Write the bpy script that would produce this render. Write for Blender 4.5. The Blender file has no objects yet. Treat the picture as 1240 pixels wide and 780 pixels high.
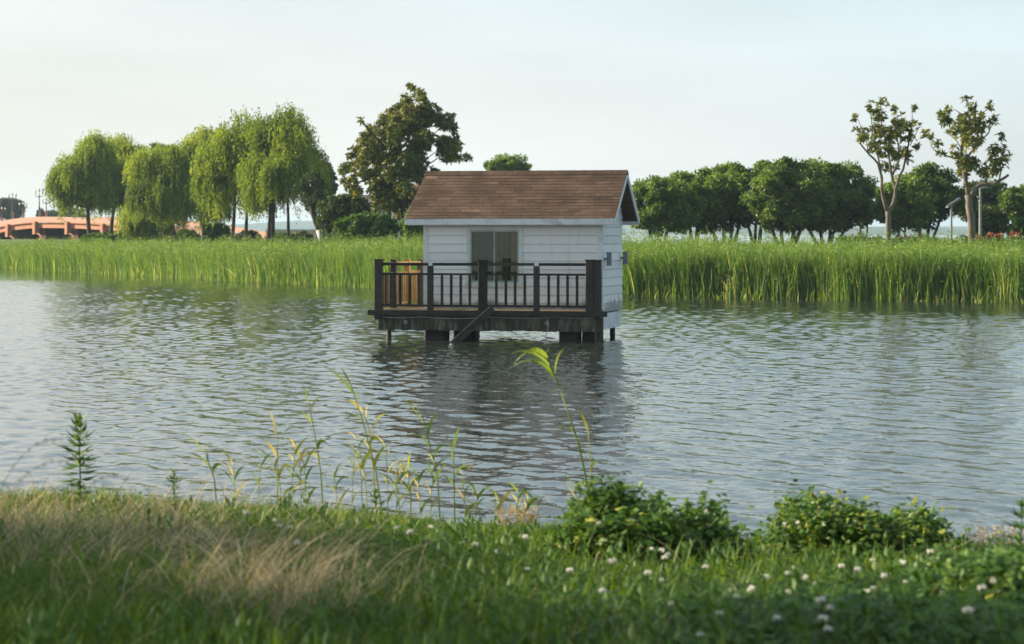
import bpy, math, random
import numpy as np
from mathutils import Vector, Matrix
S = bpy.context.scene
COL = S.collection
RNG = np.random.default_rng(7)
random.seed(7)
F = 2928.0; HOR = 281.0; EYE = 2.3          # focal length in photo pixels, horizon row, eye height
def W(px, py, Y):                            # measured photo position at a known distance -> world
    return np.array([(px-620)/F*Y, Y, EYE-(py-HOR)/F*Y])

# ------------------------------------------------------------------ object helpers
def link(o, parent=None):
    COL.objects.link(o)
    if parent is not None: o.parent = parent
    return o
def mesh_obj(name, V, Fc, mat=None, parent=None, tint=None, smooth=False, loc=None, mats=None, midx=None):
    V = np.asarray(V, dtype=np.float32).reshape(-1, 3)
    me = bpy.data.meshes.new(name)
    if isinstance(Fc, np.ndarray):
        n, k = Fc.shape
        me.vertices.add(len(V)); me.vertices.foreach_set('co', V.ravel())
        me.loops.add(n*k); me.loops.foreach_set('vertex_index', Fc.astype(np.int32).ravel())
        me.polygons.add(n); me.polygons.foreach_set('loop_start', np.arange(0, n*k, k, dtype=np.int32))
        me.update(calc_edges=True)
    else:
        me.from_pydata(V.tolist(), [], Fc); me.update()
    if tint is not None:
        a = me.attributes.new('tint', 'FLOAT', 'FACE')
        a.data.foreach_set('value', np.asarray(tint, dtype=np.float32))
    if mats:
        for m in mats: me.materials.append(m)
        if midx is not None: me.polygons.foreach_set('material_index', np.asarray(midx, dtype=np.int32))
    elif mat: me.materials.append(mat)
    me.polygons.foreach_set('use_smooth', np.full(len(me.polygons), smooth))
    o = bpy.data.objects.new(name, me)
    if loc is not None: o.location = loc
    return link(o, parent)
def tag(o, label=None, cat=None, group=None, kind=None):
    if label: o['label'] = label
    if cat: o['category'] = cat
    if group: o['group'] = group
    if kind: o['kind'] = kind
    return o
def thing(name, loc, label, cat, group=None, rz=0.0):
    o = bpy.data.objects.new(name, None); o.empty_display_size = .2
    o.location = loc; o.rotation_euler = (0, 0, rz)
    link(o); return tag(o, label, cat, group)
def copy_tree(o, parent=None):
    c = o.copy(); COL.objects.link(c)
    if parent is not None: c.parent = parent
    for ch in [x for x in bpy.data.objects if x.parent == o]: copy_tree(ch, c)
    return c

class MB:                                    # collects boxes, tubes, prisms into one mesh
    def __init__(s): s.v = []; s.f = []; s.t = []
    def add(s, V, Fc, t=.5):
        b = len(s.v); s.v += [tuple(map(float, p)) for p in V]
        s.f += [tuple(b+i for i in f) for f in Fc]; s.t += [t]*len(Fc); return s
    def hexa(s, p, t=.5):                    # 8 corners: bottom ring 0-3, top ring 4-7
        return s.add(p, [(3,2,1,0),(4,5,6,7),(0,1,5,4),(1,2,6,5),(2,3,7,6),(3,0,4,7)], t)
    def box(s, x0, x1, y0, y1, z0, z1, t=.5, c=.0):
        if c <= 0:
            return s.hexa([(x0,y0,z0),(x1,y0,z0),(x1,y1,z0),(x0,y1,z0),(x0,y0,z1),(x1,y0,z1),(x1,y1,z1),(x0,y1,z1)], t)
        ring = [(x0+c,y0),(x1-c,y0),(x1,y0+c),(x1,y1-c),(x1-c,y1),(x0+c,y1),(x0,y1-c),(x0,y0+c)]
        V = [(x,y,z0) for x,y in ring]+[(x,y,z1) for x,y in ring]
        Fc = [tuple(range(7,-1,-1)), tuple(range(8,16))]+[(i,(i+1)%8,8+(i+1)%8,8+i) for i in range(8)]
        return s.add(V, Fc, t)
    def beam(s, a, b, w, h, t=.5):           # box along a segment
        a = Vector(a); b = Vector(b); d = (b-a).normalized()
        up = Vector((0,0,1)) if abs(d.z) < .95 else Vector((0,1,0))
        sx = d.cross(up).normalized()*w/2; u = sx.cross(d).normalized()*h/2
        return s.hexa([a-sx-u,a+sx-u,b+sx-u,b-sx-u,a-sx+u,a+sx+u,b+sx+u,b-sx+u], t)
    def tube(s, pts, rad, n=8, t=.5, cap=True):
        pts = [Vector(p) for p in pts]
        if not hasattr(rad, '__len__'): rad = [rad]*len(pts)
        V = []; Fc = []; ref = Vector((.31,.87,.2)).normalized()
        for i, p in enumerate(pts):
            d = (pts[min(i+1,len(pts)-1)]-pts[max(i-1,0)]).normalized()
            a = d.cross(ref)
            if a.length < .05: a = d.cross(Vector((1,0,0)))
            a.normalize(); b = d.cross(a)
            V += [p+(a*math.cos(2*math.pi*k/n)+b*math.sin(2*math.pi*k/n))*rad[i] for k in range(n)]
        for i in range(len(pts)-1):
            for k in range(n):
                Fc.append((i*n+k, i*n+(k+1)%n, (i+1)*n+(k+1)%n, (i+1)*n+k))
        if cap:
            Fc.append(tuple(range(n-1,-1,-1))); Fc.append(tuple((len(pts)-1)*n+k for k in range(n)))
        return s.add(V, Fc, t)
    def lathe(s, prof, n=12, c=(0,0,0), t=.5):
        V = []; Fc = []
        for r, z in prof: V += [(c[0]+r*math.cos(2*math.pi*k/n), c[1]+r*math.sin(2*math.pi*k/n), c[2]+z) for k in range(n)]
        for i in range(len(prof)-1):
            for k in range(n): Fc.append((i*n+k, i*n+(k+1)%n, (i+1)*n+(k+1)%n, (i+1)*n+k))
        Fc.append(tuple(range(n-1,-1,-1))); Fc.append(tuple((len(prof)-1)*n+k for k in range(n)))
        return s.add(V, Fc, t)
    def obj(s, name, mat, parent=None, smooth=False, loc=None):
        return mesh_obj(name, s.v, s.f, mat, parent, s.t, smooth, loc)

def unit(a): return a/np.maximum(np.linalg.norm(a, axis=1, keepdims=True), 1e-9)
def leaves(P, D, N, L, Wd, fold=.12):        # one folded diamond per leaf
    n = len(P); L = np.broadcast_to(L, n)[:,None]; Wd = np.broadcast_to(Wd, n)[:,None]
    Sd = unit(np.cross(D, N)); N2 = np.cross(Sd, D)
    V = np.stack([P, P+D*L*.45+Sd*Wd*.5+N2*L*fold, P+D*L, P+D*L*.45-Sd*Wd*.5+N2*L*fold], 1)
    return V.reshape(-1,3), np.arange(4*n).reshape(n,4)
def blades(P, az, lean, H, Wd, curl=0., segs=3, power=2.0, twist=0.):
    """upright strap leaves: height H, bending outward by lean*H, tip drooping by curl*H"""
    n = len(P); out = np.stack([np.cos(az), np.sin(az), 0*az], 1); sd = np.stack([-np.sin(az+twist), np.cos(az+twist), 0*az], 1)
    H = np.broadcast_to(H,n)[:,None]; lean = np.broadcast_to(lean,n)[:,None]; Wd = np.broadcast_to(Wd,n)[:,None]; curl = np.broadcast_to(curl,n)[:,None]
    rows = []
    for i in range(segs+1):
        t = i/segs
        c = P+out*(lean*H*t**power)+np.array([[0,0,1.]])*(H*(t-curl*t**3))
        w = Wd*(.75+.5*t-1.2*t*t) if i < segs else Wd*.04
        rows += [c-sd*w/2, c+sd*w/2]
    k = 2*(segs+1); V = np.stack(rows, 1).reshape(-1,3)
    q = np.array([[2*i,2*i+1,2*i+3,2*i+2] for i in range(segs)])
    Fc = (np.arange(n)[:,None,None]*k+q[None]).reshape(-1,4)
    return V, Fc
def join(parts):                             # [(V,F,tint per face)]
    Vs, Fs, Ts, b = [], [], [], 0
    for V, Fc, T in parts:
        Vs.append(V); Fs.append(Fc+b); Ts.append(np.broadcast_to(T, len(Fc))); b += len(V)
    return np.concatenate(Vs), np.concatenate(Fs), np.concatenate(Ts)
def vnoise(x, y, seed=0):                    # smooth value noise 0..1
    xi = np.floor(x).astype(int); yi = np.floor(y).astype(int); u = x-xi; v = y-yi; u = u*u*(3-2*u); v = v*v*(3-2*v)
    h = lambda a, b: np.modf(np.abs(np.sin(a*127.1+b*311.7+seed*74.7)*43758.5453))[0]
    return (h(xi,yi)*(1-u)+h(xi+1,yi)*u)*(1-v)+(h(xi,yi+1)*(1-u)+h(xi+1,yi+1)*u)*v
def rdir(n, rng=RNG): return unit(rng.normal(size=(n,3)))

# ------------------------------------------------------------------ materials
def nt(name):
    m = bpy.data.materials.new(name); m.use_nodes = True
    t = m.node_tree; b = t.nodes['Principled BSDF']; return m, t, b
def nd(t, typ, **kw):
    n = t.nodes.new(typ)
    for k, v in kw.items():
        if k in n.inputs: n.inputs[k].default_value = v
        else: setattr(n, k, v)
    return n
def ramp(t, stops):
    r = t.nodes.new('ShaderNodeValToRGB'); e = r.color_ramp.elements
    while len(e) < len(stops): e.new(.5)
    for el, (p, c) in zip(e, stops): el.position = p; el.color = (*c, 1)
    return r
def leaf_mat(name, cols, trans=.4, rough=.55, spec=.25, tcol=(1.25,1.15,.5)):
    m, t, b = nt(name); L = t.links
    at = nd(t,'ShaderNodeAttribute', attribute_name='tint')
    r = ramp(t, [(i/(len(cols)-1), c) for i, c in enumerate(cols)])
    L.new(at.outputs['Fac'], r.inputs['Fac']); L.new(r.outputs['Color'], b.inputs['Base Color'])
    b.inputs['Roughness'].default_value = rough; b.inputs['Specular IOR Level'].default_value = spec
    mu = nd(t,'ShaderNodeMix', data_type='RGBA', blend_type='MULTIPLY'); mu.inputs['Factor'].default_value = 1
    L.new(r.outputs['Color'], mu.inputs['A']); mu.inputs['B'].default_value = (*tcol,1)
    tr = nd(t,'ShaderNodeBsdfTranslucent'); L.new(mu.outputs['Result'], tr.inputs['Color'])
    mx = nd(t,'ShaderNodeMixShader'); mx.inputs[0].default_value = trans
    L.new(b.outputs[0], mx.inputs[1]); L.new(tr.outputs[0], mx.inputs[2])
    L.new(mx.outputs[0], t.nodes['Material Output'].inputs['Surface'])
    return m
def noise_mat(name, cols, scale=5., detail=5, rough=.7, bump=.0, bscale=None, stretch=(1,1,1), spec=.3, tintmix=0., coord='Object'):
    m, t, b = nt(name); L = t.links
    tc = nd(t,'ShaderNodeTexCoord'); mp = nd(t,'ShaderNodeMapping'); mp.inputs['Scale'].default_value = stretch
    L.new(tc.outputs[coord], mp.inputs['Vector'])
    n = nd(t,'ShaderNodeTexNoise'); n.inputs['Scale'].default_value = scale; n.inputs['Detail'].default_value = detail; n.inputs['Roughness'].default_value = .62
    L.new(mp.outputs[0], n.inputs['Vector'])
    r = ramp(t, [(.25+.5*i/(len(cols)-1), c) for i, c in enumerate(cols)])
    src = n.outputs['Fac']
    if tintmix:
        at = nd(t,'ShaderNodeAttribute', attribute_name='tint')
        mm = nd(t,'ShaderNodeMix', data_type='FLOAT'); mm.inputs['Factor'].default_value = tintmix
        L.new(src, mm.inputs['A']); L.new(at.outputs['Fac'], mm.inputs['B']); src = mm.outputs['Result']
    L.new(src, r.inputs['Fac']); L.new(r.outputs['Color'], b.inputs['Base Color'])
    b.inputs['Roughness'].default_value = rough; b.inputs['Specular IOR Level'].default_value = spec
    if bump:
        n2 = nd(t,'ShaderNodeTexNoise'); n2.inputs['Scale'].default_value = bscale or scale*4; n2.inputs['Detail'].default_value = 4
        L.new(mp.outputs[0], n2.inputs['Vector'])
        bp = nd(t,'ShaderNodeBump'); bp.inputs['Strength'].default_value = bump; bp.inputs['Distance'].default_value = .02
        L.new(n2.outputs['Fac'], bp.inputs['Height']); L.new(bp.outputs[0], b.inputs['Normal'])
    return m
M = {}
M['wood'] = noise_mat('dark_weathered_wood', [(.014,.013,.012),(.032,.029,.025),(.06,.052,.042)], 6, rough=.75, bump=.4, stretch=(1,1,1), tintmix=.35)
M['wood_sun_tint'] = noise_mat('sun_tinted_wood', [(.12,.075,.025),(.20,.125,.042),(.28,.19,.07)], 8, rough=.7, bump=.3, tintmix=.4)  # orange-brown tone painted in for sun falling on the railing wood
M['skirt'] = noise_mat('mossy_skirt_boards', [(.02,.02,.016),(.06,.06,.045),(.2,.2,.165)], 5, rough=.85, bump=.4, stretch=(2.2,2.2,.7), tintmix=.12)
M['deck'] = noise_mat('deck_boards', [(.05,.04,.025),(.12,.09,.05),(.2,.15,.08)], 7, rough=.8, bump=.3, tintmix=.4)
M['sheathing'] = noise_mat('gap_shade_sheathing', [(.2,.2,.2),(.26,.26,.26),(.3,.3,.3)], 3, rough=.9)  # wall core in grey, so lap gaps show as painted shadow lines
M['trim'] = noise_mat('white_trim', [(.40,.41,.40),(.68,.71,.74),(.74,.77,.80)], 3, rough=.55, bump=.08)
M['winframe'] = noise_mat('window_frame_paint', [(.42,.46,.44),(.58,.63,.62),(.64,.69,.68)], 4, rough=.45)
M['soffit'] = noise_mat('brown_soffit_boards', [(.05,.03,.02),(.10,.06,.04),(.14,.09,.06)], 6, rough=.8)
M['concrete'] = noise_mat('dark_wet_concrete', [(.010,.010,.009),(.022,.021,.018),(.045,.042,.036)], 6, rough=.7, bump=.3)
M['fixture'] = noise_mat('grey_lamp_metal', [(.14,.15,.18),(.18,.19,.22),(.22,.23,.26)], 9, rough=.45)
M['cable'] = noise_mat('pale_cable', [(.35,.34,.3),(.45,.44,.4),(.5,.5,.45)], 9, rough=.6)
M['bark'] = noise_mat('bark_brown', [(.022,.017,.012),(.055,.042,.03),(.10,.08,.058)], 7, rough=.9, bump=.6, stretch=(1,1,.3))
M['bark_pale'] = noise_mat('bark_grey', [(.06,.05,.04),(.13,.11,.09),(.22,.195,.16)], 5, rough=.9, bump=.5, stretch=(1,1,.4))
M['limewash'] = noise_mat('limewashed_bark', [(.3,.3,.3),(.42,.42,.42),(.55,.55,.54)], 6, rough=.9)
def siding_mat():
    m, t, b = nt('white_lap_siding'); L = t.links
    tc = nd(t,'ShaderNodeTexCoord'); at = nd(t,'ShaderNodeAttribute', attribute_name='tint')
    r = ramp(t, [(0,(.66,.665,.67)),(.5,(.74,.745,.75)),(1,(.79,.795,.795))]); L.new(at.outputs['Fac'], r.inputs['Fac'])
    mp = nd(t,'ShaderNodeMapping'); mp.inputs['Scale'].default_value = (5,5,.6); L.new(tc.outputs['Object'], mp.inputs[0])
    n = nd(t,'ShaderNodeTexNoise'); n.inputs['Scale'].default_value = 1.6; n.inputs['Detail'].default_value = 6; L.new(mp.outputs[0], n.inputs['Vector'])
    r2 = ramp(t, [(.55,(0,0,0)),(.9,(.32,.32,.32))]); L.new(n.outputs['Fac'], r2.inputs['Fac'])
    # grime: stains rising from the deck, in blotches
    n3 = nd(t,'ShaderNodeTexNoise'); n3.inputs['Scale'].default_value = 2.3; n3.inputs['Detail'].default_value = 5; L.new(tc.outputs['Object'], n3.inputs['Vector'])
    sx = nd(t,'ShaderNodeSeparateXYZ'); L.new(tc.outputs['Object'], sx.inputs[0])
    mr = nd(t,'ShaderNodeMapRange'); mr.inputs['From Min'].default_value = 1.15; mr.inputs['From Max'].default_value = .6; mr.inputs['To Min'].default_value = -.5; mr.inputs['To Max'].default_value = .35
    L.new(sx.outputs['Z'], mr.inputs['Value'])
    ad = nd(t,'ShaderNodeMath', operation='ADD'); L.new(n3.outputs['Fac'], ad.inputs[0]); L.new(mr.outputs[0], ad.inputs[1])
    r3 = ramp(t, [(.46,(0,0,0)),(.72,(.8,.8,.8))]); L.new(ad.outputs[0], r3.inputs['Fac'])
    mxf = nd(t,'ShaderNodeMath', operation='MAXIMUM'); L.new(r2.outputs['Color'], mxf.inputs[0]); L.new(r3.outputs['Color'], mxf.inputs[1])
    mx = nd(t,'ShaderNodeMix', data_type='RGBA'); L.new(mxf.outputs[0], mx.inputs['Factor']); L.new(r.outputs['Color'], mx.inputs['A']); mx.inputs['B'].default_value = (.17,.17,.155,1)
    L.new(mx.outputs['Result'], b.inputs['Base Color']); b.inputs['Roughness'].default_value = .6
    return m
M['siding'] = siding_mat()
def shingle_mat():
    m, t, b = nt('brown_shingles'); L = t.links
    at = nd(t,'ShaderNodeAttribute', attribute_name='tint')
    r = ramp(t, [(0,(.05,.034,.026)),(.35,(.078,.051,.038)),(.7,(.098,.063,.047)),(1,(.15,.10,.074))]); L.new(at.outputs['Fac'], r.inputs['Fac'])
    tc = nd(t,'ShaderNodeTexCoord'); n = nd(t,'ShaderNodeTexNoise'); n.inputs['Scale'].default_value = 45; n.inputs['Detail'].default_value = 3; L.new(tc.outputs['Object'], n.inputs['Vector'])
    n2 = nd(t,'ShaderNodeTexNoise'); n2.inputs['Scale'].default_value = 1.7; n2.inputs['Detail'].default_value = 5; L.new(tc.outputs['Object'], n2.inputs['Vector'])
    mm = nd(t,'ShaderNodeMix', data_type='FLOAT'); mm.inputs['Factor'].default_value = .5; L.new(n.outputs['Fac'], mm.inputs['A']); L.new(n2.outputs['Fac'], mm.inputs['B'])
    r2 = ramp(t, [(.36,(.5,.5,.47)),(.64,(1.4,1.4,1.4))]); L.new(mm.outputs['Result'], r2.inputs['Fac'])
    mu = nd(t,'ShaderNodeMix', data_type='RGBA', blend_type='MULTIPLY'); mu.inputs['Factor'].default_value = 1
    L.new(r.outputs['Color'], mu.inputs['A']); L.new(r2.outputs['Color'], mu.inputs['B']); L.new(mu.outputs['Result'], b.inputs['Base Color'])
    b.inputs['Roughness'].default_value = .9; b.inputs['Specular IOR Level'].default_value = .15
    bp = nd(t,'ShaderNodeBump'); bp.inputs['Strength'].default_value = .4; bp.inputs['Distance'].default_value = .01; L.new(n.outputs['Fac'], bp.inputs['Height']); L.new(bp.outputs[0], b.inputs['Normal'])
    return m
M['shingle'] = shingle_mat()
def glass_mat():
    m, t, b = nt('window_glass'); L = t.links
    tr = nd(t,'ShaderNodeBsdfTransparent'); tr.inputs[0].default_value = (.72,.8,.76,1)
    gl = nd(t,'ShaderNodeBsdfGlossy'); gl.inputs['Roughness'].default_value = .03
    lw = nd(t,'ShaderNodeFresnel'); lw.inputs['IOR'].default_value = 1.5
    mx = nd(t,'ShaderNodeMixShader'); L.new(lw.outputs[0], mx.inputs[0]); L.new(tr.outputs[0], mx.inputs[1]); L.new(gl.outputs[0], mx.inputs[2])
    L.new(mx.outputs[0], t.nodes['Material Output'].inputs['Surface']); return m
M['glass'] = glass_mat()
M['sash'] = noise_mat('greenish_sash_paint', [(.22,.27,.25),(.32,.38,.36),(.38,.44,.42)], 4, rough=.4)
M['curtain'] = noise_mat('grey_green_curtain', [(.13,.16,.14),(.19,.23,.21),(.23,.275,.25)], 4, rough=.8, stretch=(6,6,.3))
M['blind'] = noise_mat('brown_vertical_blind', [(.22,.135,.07),(.44,.28,.155),(.56,.37,.21)], 6, rough=.8, tintmix=.5)
M['bridge'] = noise_mat('coral_painted_concrete', [(.35,.15,.085),(.40,.18,.105),(.45,.205,.125)], .8, rough=.75)
M['bridge_pink'] = noise_mat('pale_coral_parapet', [(.37,.215,.165),(.42,.25,.195),(.46,.28,.22)], .8, rough=.75)
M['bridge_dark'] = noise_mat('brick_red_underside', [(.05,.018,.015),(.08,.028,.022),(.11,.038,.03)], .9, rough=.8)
M['iron'] = noise_mat('brown_iron', [(.07,.05,.045),(.12,.09,.08),(.17,.13,.115)], 5, rough=.5)
M['globe'] = noise_mat('milky_lamp_glass', [(.6,.58,.5),(.72,.7,.62),(.78,.76,.7)], 5, rough=.3)
M['pole'] = noise_mat('galvanised_pole', [(.16,.17,.17),(.22,.235,.235),(.28,.295,.295)], 3, rough=.45)
M['panel'] = noise_mat('solar_panel_face', [(.05,.06,.08),(.08,.09,.12),(.11,.12,.15)], 9, rough=.2)
M['plaster'] = noise_mat('pale_plaster', [(.5,.52,.54),(.62,.64,.66),(.68,.7,.72)], 1.2, rough=.8)
M['roof_tile'] = noise_mat('brown_tile_roof', [(.14,.08,.05),(.22,.13,.08),(.28,.17,.11)], 3, rough=.8)
M['dark_glass'] = noise_mat('dark_window', [(.03,.04,.05),(.05,.06,.08),(.07,.09,.11)], 2, rough=.15)
M['pinkwall'] = noise_mat('pink_rendered_wall', [(.42,.32,.26),(.52,.41,.34),(.58,.47,.4)], 1.5, rough=.85)
M['soil'] = noise_mat('grassy_soil', [(.02,.035,.008),(.035,.06,.014),(.065,.07,.028)], 3, rough=.95, bump=.5)
M['landgrass'] = noise_mat('mown_grass', [(.04,.07,.015),(.065,.105,.022),(.1,.13,.035)], 1.3, rough=.95, bump=.4)
M['hill'] = noise_mat('wooded_hill', [(.03,.05,.025),(.045,.07,.035),(.06,.085,.045)], .02, rough=.95)
M['stalk'] = leaf_mat('dry_stalks', [(.24,.17,.08),(.38,.28,.15),(.52,.42,.26)], .3, .7, tcol=(1.1,1,.8))
M['willow'] = leaf_mat('willow_leaves', [(.10,.165,.022),(.21,.30,.04),(.38,.44,.075)], .5)
M['broad'] = leaf_mat('camphor_leaves', [(.035,.08,.016),(.115,.18,.03),(.26,.34,.085)], .44, .45, .35, tcol=(1.0,1.15,.55))
M['dark'] = leaf_mat('dark_evergreen_leaves', [(.02,.045,.014),(.04,.08,.02),(.085,.13,.034)], .25, .5, .35)
M['magnolia'] = leaf_mat('magnolia_leaves', [(.04,.07,.014),(.105,.15,.024),(.23,.255,.042),(.34,.27,.055)], .3, .45, .35, tcol=(1.3,1.,.4))
M['bush'] = leaf_mat('green_bush_leaves', [(.035,.085,.018),(.07,.145,.028),(.13,.21,.05)], .32)
M['reed'] = leaf_mat('reed_leaves', [(.05,.11,.026),(.105,.21,.045),(.195,.31,.07),(.48,.48,.26)], .45, .5)
M['shoot'] = leaf_mat('young_reed_leaves', [(.09,.16,.03),(.17,.26,.05),(.36,.38,.09),(.52,.43,.22)], .5, .45)
M['grass'] = leaf_mat('bank_grass', [(.042,.092,.011),(.08,.155,.018),(.15,.24,.031),(.32,.30,.125)], .4, .5)
M['clover'] = leaf_mat('clover_leaves', [(.03,.075,.012),(.055,.125,.018),(.10,.19,.03)], .32, .45)
M['straw'] = leaf_mat('straw_grass', [(.24,.195,.12),(.43,.36,.235),(.64,.55,.39)], .3, .7, tcol=(1.1,1.,.8))
M['bramble'] = leaf_mat('bramble_leaves', [(.03,.08,.014),(.065,.14,.022),(.13,.22,.036),(.36,.36,.06)], .33, .45)
M['flower'] = leaf_mat('clover_flower', [(.34,.27,.19),(.74,.72,.66),(.90,.89,.86)], .3, .7, tcol=(1,1,.95))
M['red'] = leaf_mat('red_blossoms', [(.22,.02,.035),(.36,.04,.075),(.45,.12,.16)], .25, .6, tcol=(1,.6,.6))
M['purple'] = leaf_mat('dull_red_leaves', [(.05,.02,.03),(.10,.035,.045),(.16,.06,.07)], .25, .6, tcol=(1,.7,.8))

# ------------------------------------------------------------------ camera, sky, sun
cam = bpy.data.cameras.new('camera'); co = bpy.data.objects.new('camera', cam); COL.objects.link(co)
co.location = (0, 0, EYE); co.rotation_euler = (math.pi/2, 0, 0)
cam.lens = 85; cam.sensor_width = 36; cam.shift_y = -(390-HOR)/1240; cam.clip_end = 30000; cam.clip_start = .1
cam.dof.use_dof = True; cam.dof.focus_distance = 34; cam.dof.aperture_fstop = 4.5
S.camera = co
SUN_EL, SUN_AZ = math.radians(24), math.atan2(-.968, .25)     # azimuth measured from +Y towards +X
sd = Vector((math.sin(SUN_AZ)*math.cos(SUN_EL), math.cos(SUN_AZ)*math.cos(SUN_EL), math.sin(SUN_EL)))
sl = bpy.data.lights.new('sun', 'SUN'); sl.energy = 5.0; sl.angle = math.radians(.6); sl.color = (1, .86, .64)
so = bpy.data.objects.new('sun', sl); COL.objects.link(so); so.location = (-30, 10, 30)
so.rotation_euler = sd.to_track_quat('Z', 'Y').to_euler()
w = bpy.data.worlds.new('World'); S.world = w; w.use_nodes = True; t = w.node_tree; L = t.links
bg = t.nodes['Background']; bg.inputs['Strength'].default_value = .05
sky = nd(t,'ShaderNodeTexSky', sky_type='NISHITA'); sky.sun_disc = False; sky.sun_elevation = SUN_EL; sky.sun_rotation = SUN_AZ % (2*math.pi)
sky.air_density = 1.0; sky.dust_density = 2.0; sky.ozone_density = 1.5
tc = nd(t,'ShaderNodeTexCoord'); mp = nd(t,'ShaderNodeMapping'); mp.inputs['Scale'].default_value = (1.2,1.2,9); mp.inputs['Rotation'].default_value = (.05,.08,.3)
L.new(tc.outputs['Generated'], mp.inputs[0])
cn = nd(t,'ShaderNodeTexNoise'); cn.inputs['Scale'].default_value = 2.2; cn.inputs['Detail'].default_value = 6; cn.inputs['Roughness'].default_value = .5; L.new(mp.outputs[0], cn.inputs['Vector'])
cr = ramp(t, [(.32,(.66,.66,.66)),(.68,(.95,.95,.95))]); L.new(cn.outputs['Fac'], cr.inputs['Fac'])
mx = nd(t,'ShaderNodeMix', data_type='RGBA'); L.new(cr.outputs['Color'], mx.inputs['Factor']); L.new(sky.outputs[0], mx.inputs['A']); sx = nd(t,'ShaderNodeSeparateXYZ'); L.new(tc.outputs['Generated'], sx.inputs[0])
m1 = nd(t,'ShaderNodeMath', operation='MULTIPLY_ADD'); L.new(sx.outputs['X'], m1.inputs[0]); m1.inputs[1].default_value = .9; m1.inputs[2].default_value = .22
m2 = nd(t,'ShaderNodeMath', operation='MULTIPLY_ADD'); L.new(sx.outputs['Z'], m2.inputs[0]); m2.inputs[1].default_value = 4.2; L.new(m1.outputs[0], m2.inputs[2])
vr = ramp(t, [(0,(.985,.955,.87)),(.42,(.93,.965,.95)),(1,(.71,.90,1.0))]); L.new(m2.outputs[0], vr.inputs['Fac'])     # thin high cloud veil, creamy towards the sun and horizon
vs = nd(t,'ShaderNodeVectorMath', operation='SCALE'); L.new(vr.outputs['Color'], vs.inputs[0]); vz = nd(t,'ShaderNodeMapRange'); vz.inputs['From Min'].default_value = .12; vz.inputs['From Max'].default_value = .75; vz.inputs['To Min'].default_value = 8.1; vz.inputs['To Max'].default_value = 4.6; L.new(sx.outputs['Z'], vz.inputs['Value']); L.new(vz.outputs[0], vs.inputs['Scale'])
L.new(vs.outputs[0], mx.inputs['B'])
L.new(mx.outputs['Result'], bg.inputs['Color'])
S.view_settings.view_transform = 'Standard'; S.view_settings.look = 'None'; S.view_settings.exposure = 1.38; S.view_settings.gamma = 1
S.cycles.use_denoising = True
S.cycles.max_bounces = 8; S.cycles.transparent_max_bounces = 16; S.cycles.volume_bounces = 0

# ------------------------------------------------------------------ water
def water_mat():
    m, t, b = nt('rippled_lake_water'); L = t.links
    b.inputs['Base Color'].default_value = (.022,.03,.026,1); b.inputs['Roughness'].default_value = .06; b.inputs['IOR'].default_value = 1.33
    tc = nd(t,'ShaderNodeTexCoord')
    def layer(rot, sx, sy, scale, det, amp, dist=.3):
        m0 = nd(t,'ShaderNodeMapping'); m0.inputs['Rotation'].default_value = (0,0,math.radians(rot)); L.new(tc.outputs['Object'], m0.inputs[0])
        mp = nd(t,'ShaderNodeMapping'); mp.inputs['Scale'].default_value = (sx,sy,1); L.new(m0.outputs[0], mp.inputs[0])
        n = nd(t,'ShaderNodeTexNoise'); n.inputs['Scale'].default_value = scale; n.inputs['Detail'].default_value = det; n.inputs['Roughness'].default_value = .5; n.inputs['Distortion'].default_value = dist
        L.new(mp.outputs[0], n.inputs['Vector'])
        mu = nd(t,'ShaderNodeMath', operation='MULTIPLY'); L.new(n.outputs['Fac'], mu.inputs[0]); mu.inputs[1].default_value = amp
        return mu.outputs[0]
    a = layer(66, .45, 1, 11, 2, .0048)
    d0 = layer(100, .5, 1, 22, 1, .0012)
    s2 = nd(t,'ShaderNodeMath', operation='ADD'); L.new(a, s2.inputs[0]); L.new(d0, s2.inputs[1])
    # calmer and rougher patches of wind
    n = nd(t,'ShaderNodeTexNoise'); n.inputs['Scale'].default_value = 1; n.inputs['Detail'].default_value = 4; mw_ = nd(t,'ShaderNodeMapping'); mw_.inputs['Scale'].default_value = (.045,.10,1); L.new(tc.outputs['Object'], mw_.inputs[0]); L.new(mw_.outputs[0], n.inputs['Vector'])
    r = ramp(t, [(.34,(.55,.55,.55)),(.62,(1.,1.,1.))]); L.new(n.outputs['Fac'], r.inputs['Fac'])
    bp = nd(t,'ShaderNodeBump'); bp.inputs['Distance'].default_value = 1.0; L.new(s2.outputs[0], bp.inputs['Height']); L.new(r.outputs['Color'], bp.inputs['Strength'])
    L.new(bp.outputs[0], b.inputs['Normal'])
    return m
M['water'] = water_mat()
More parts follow.
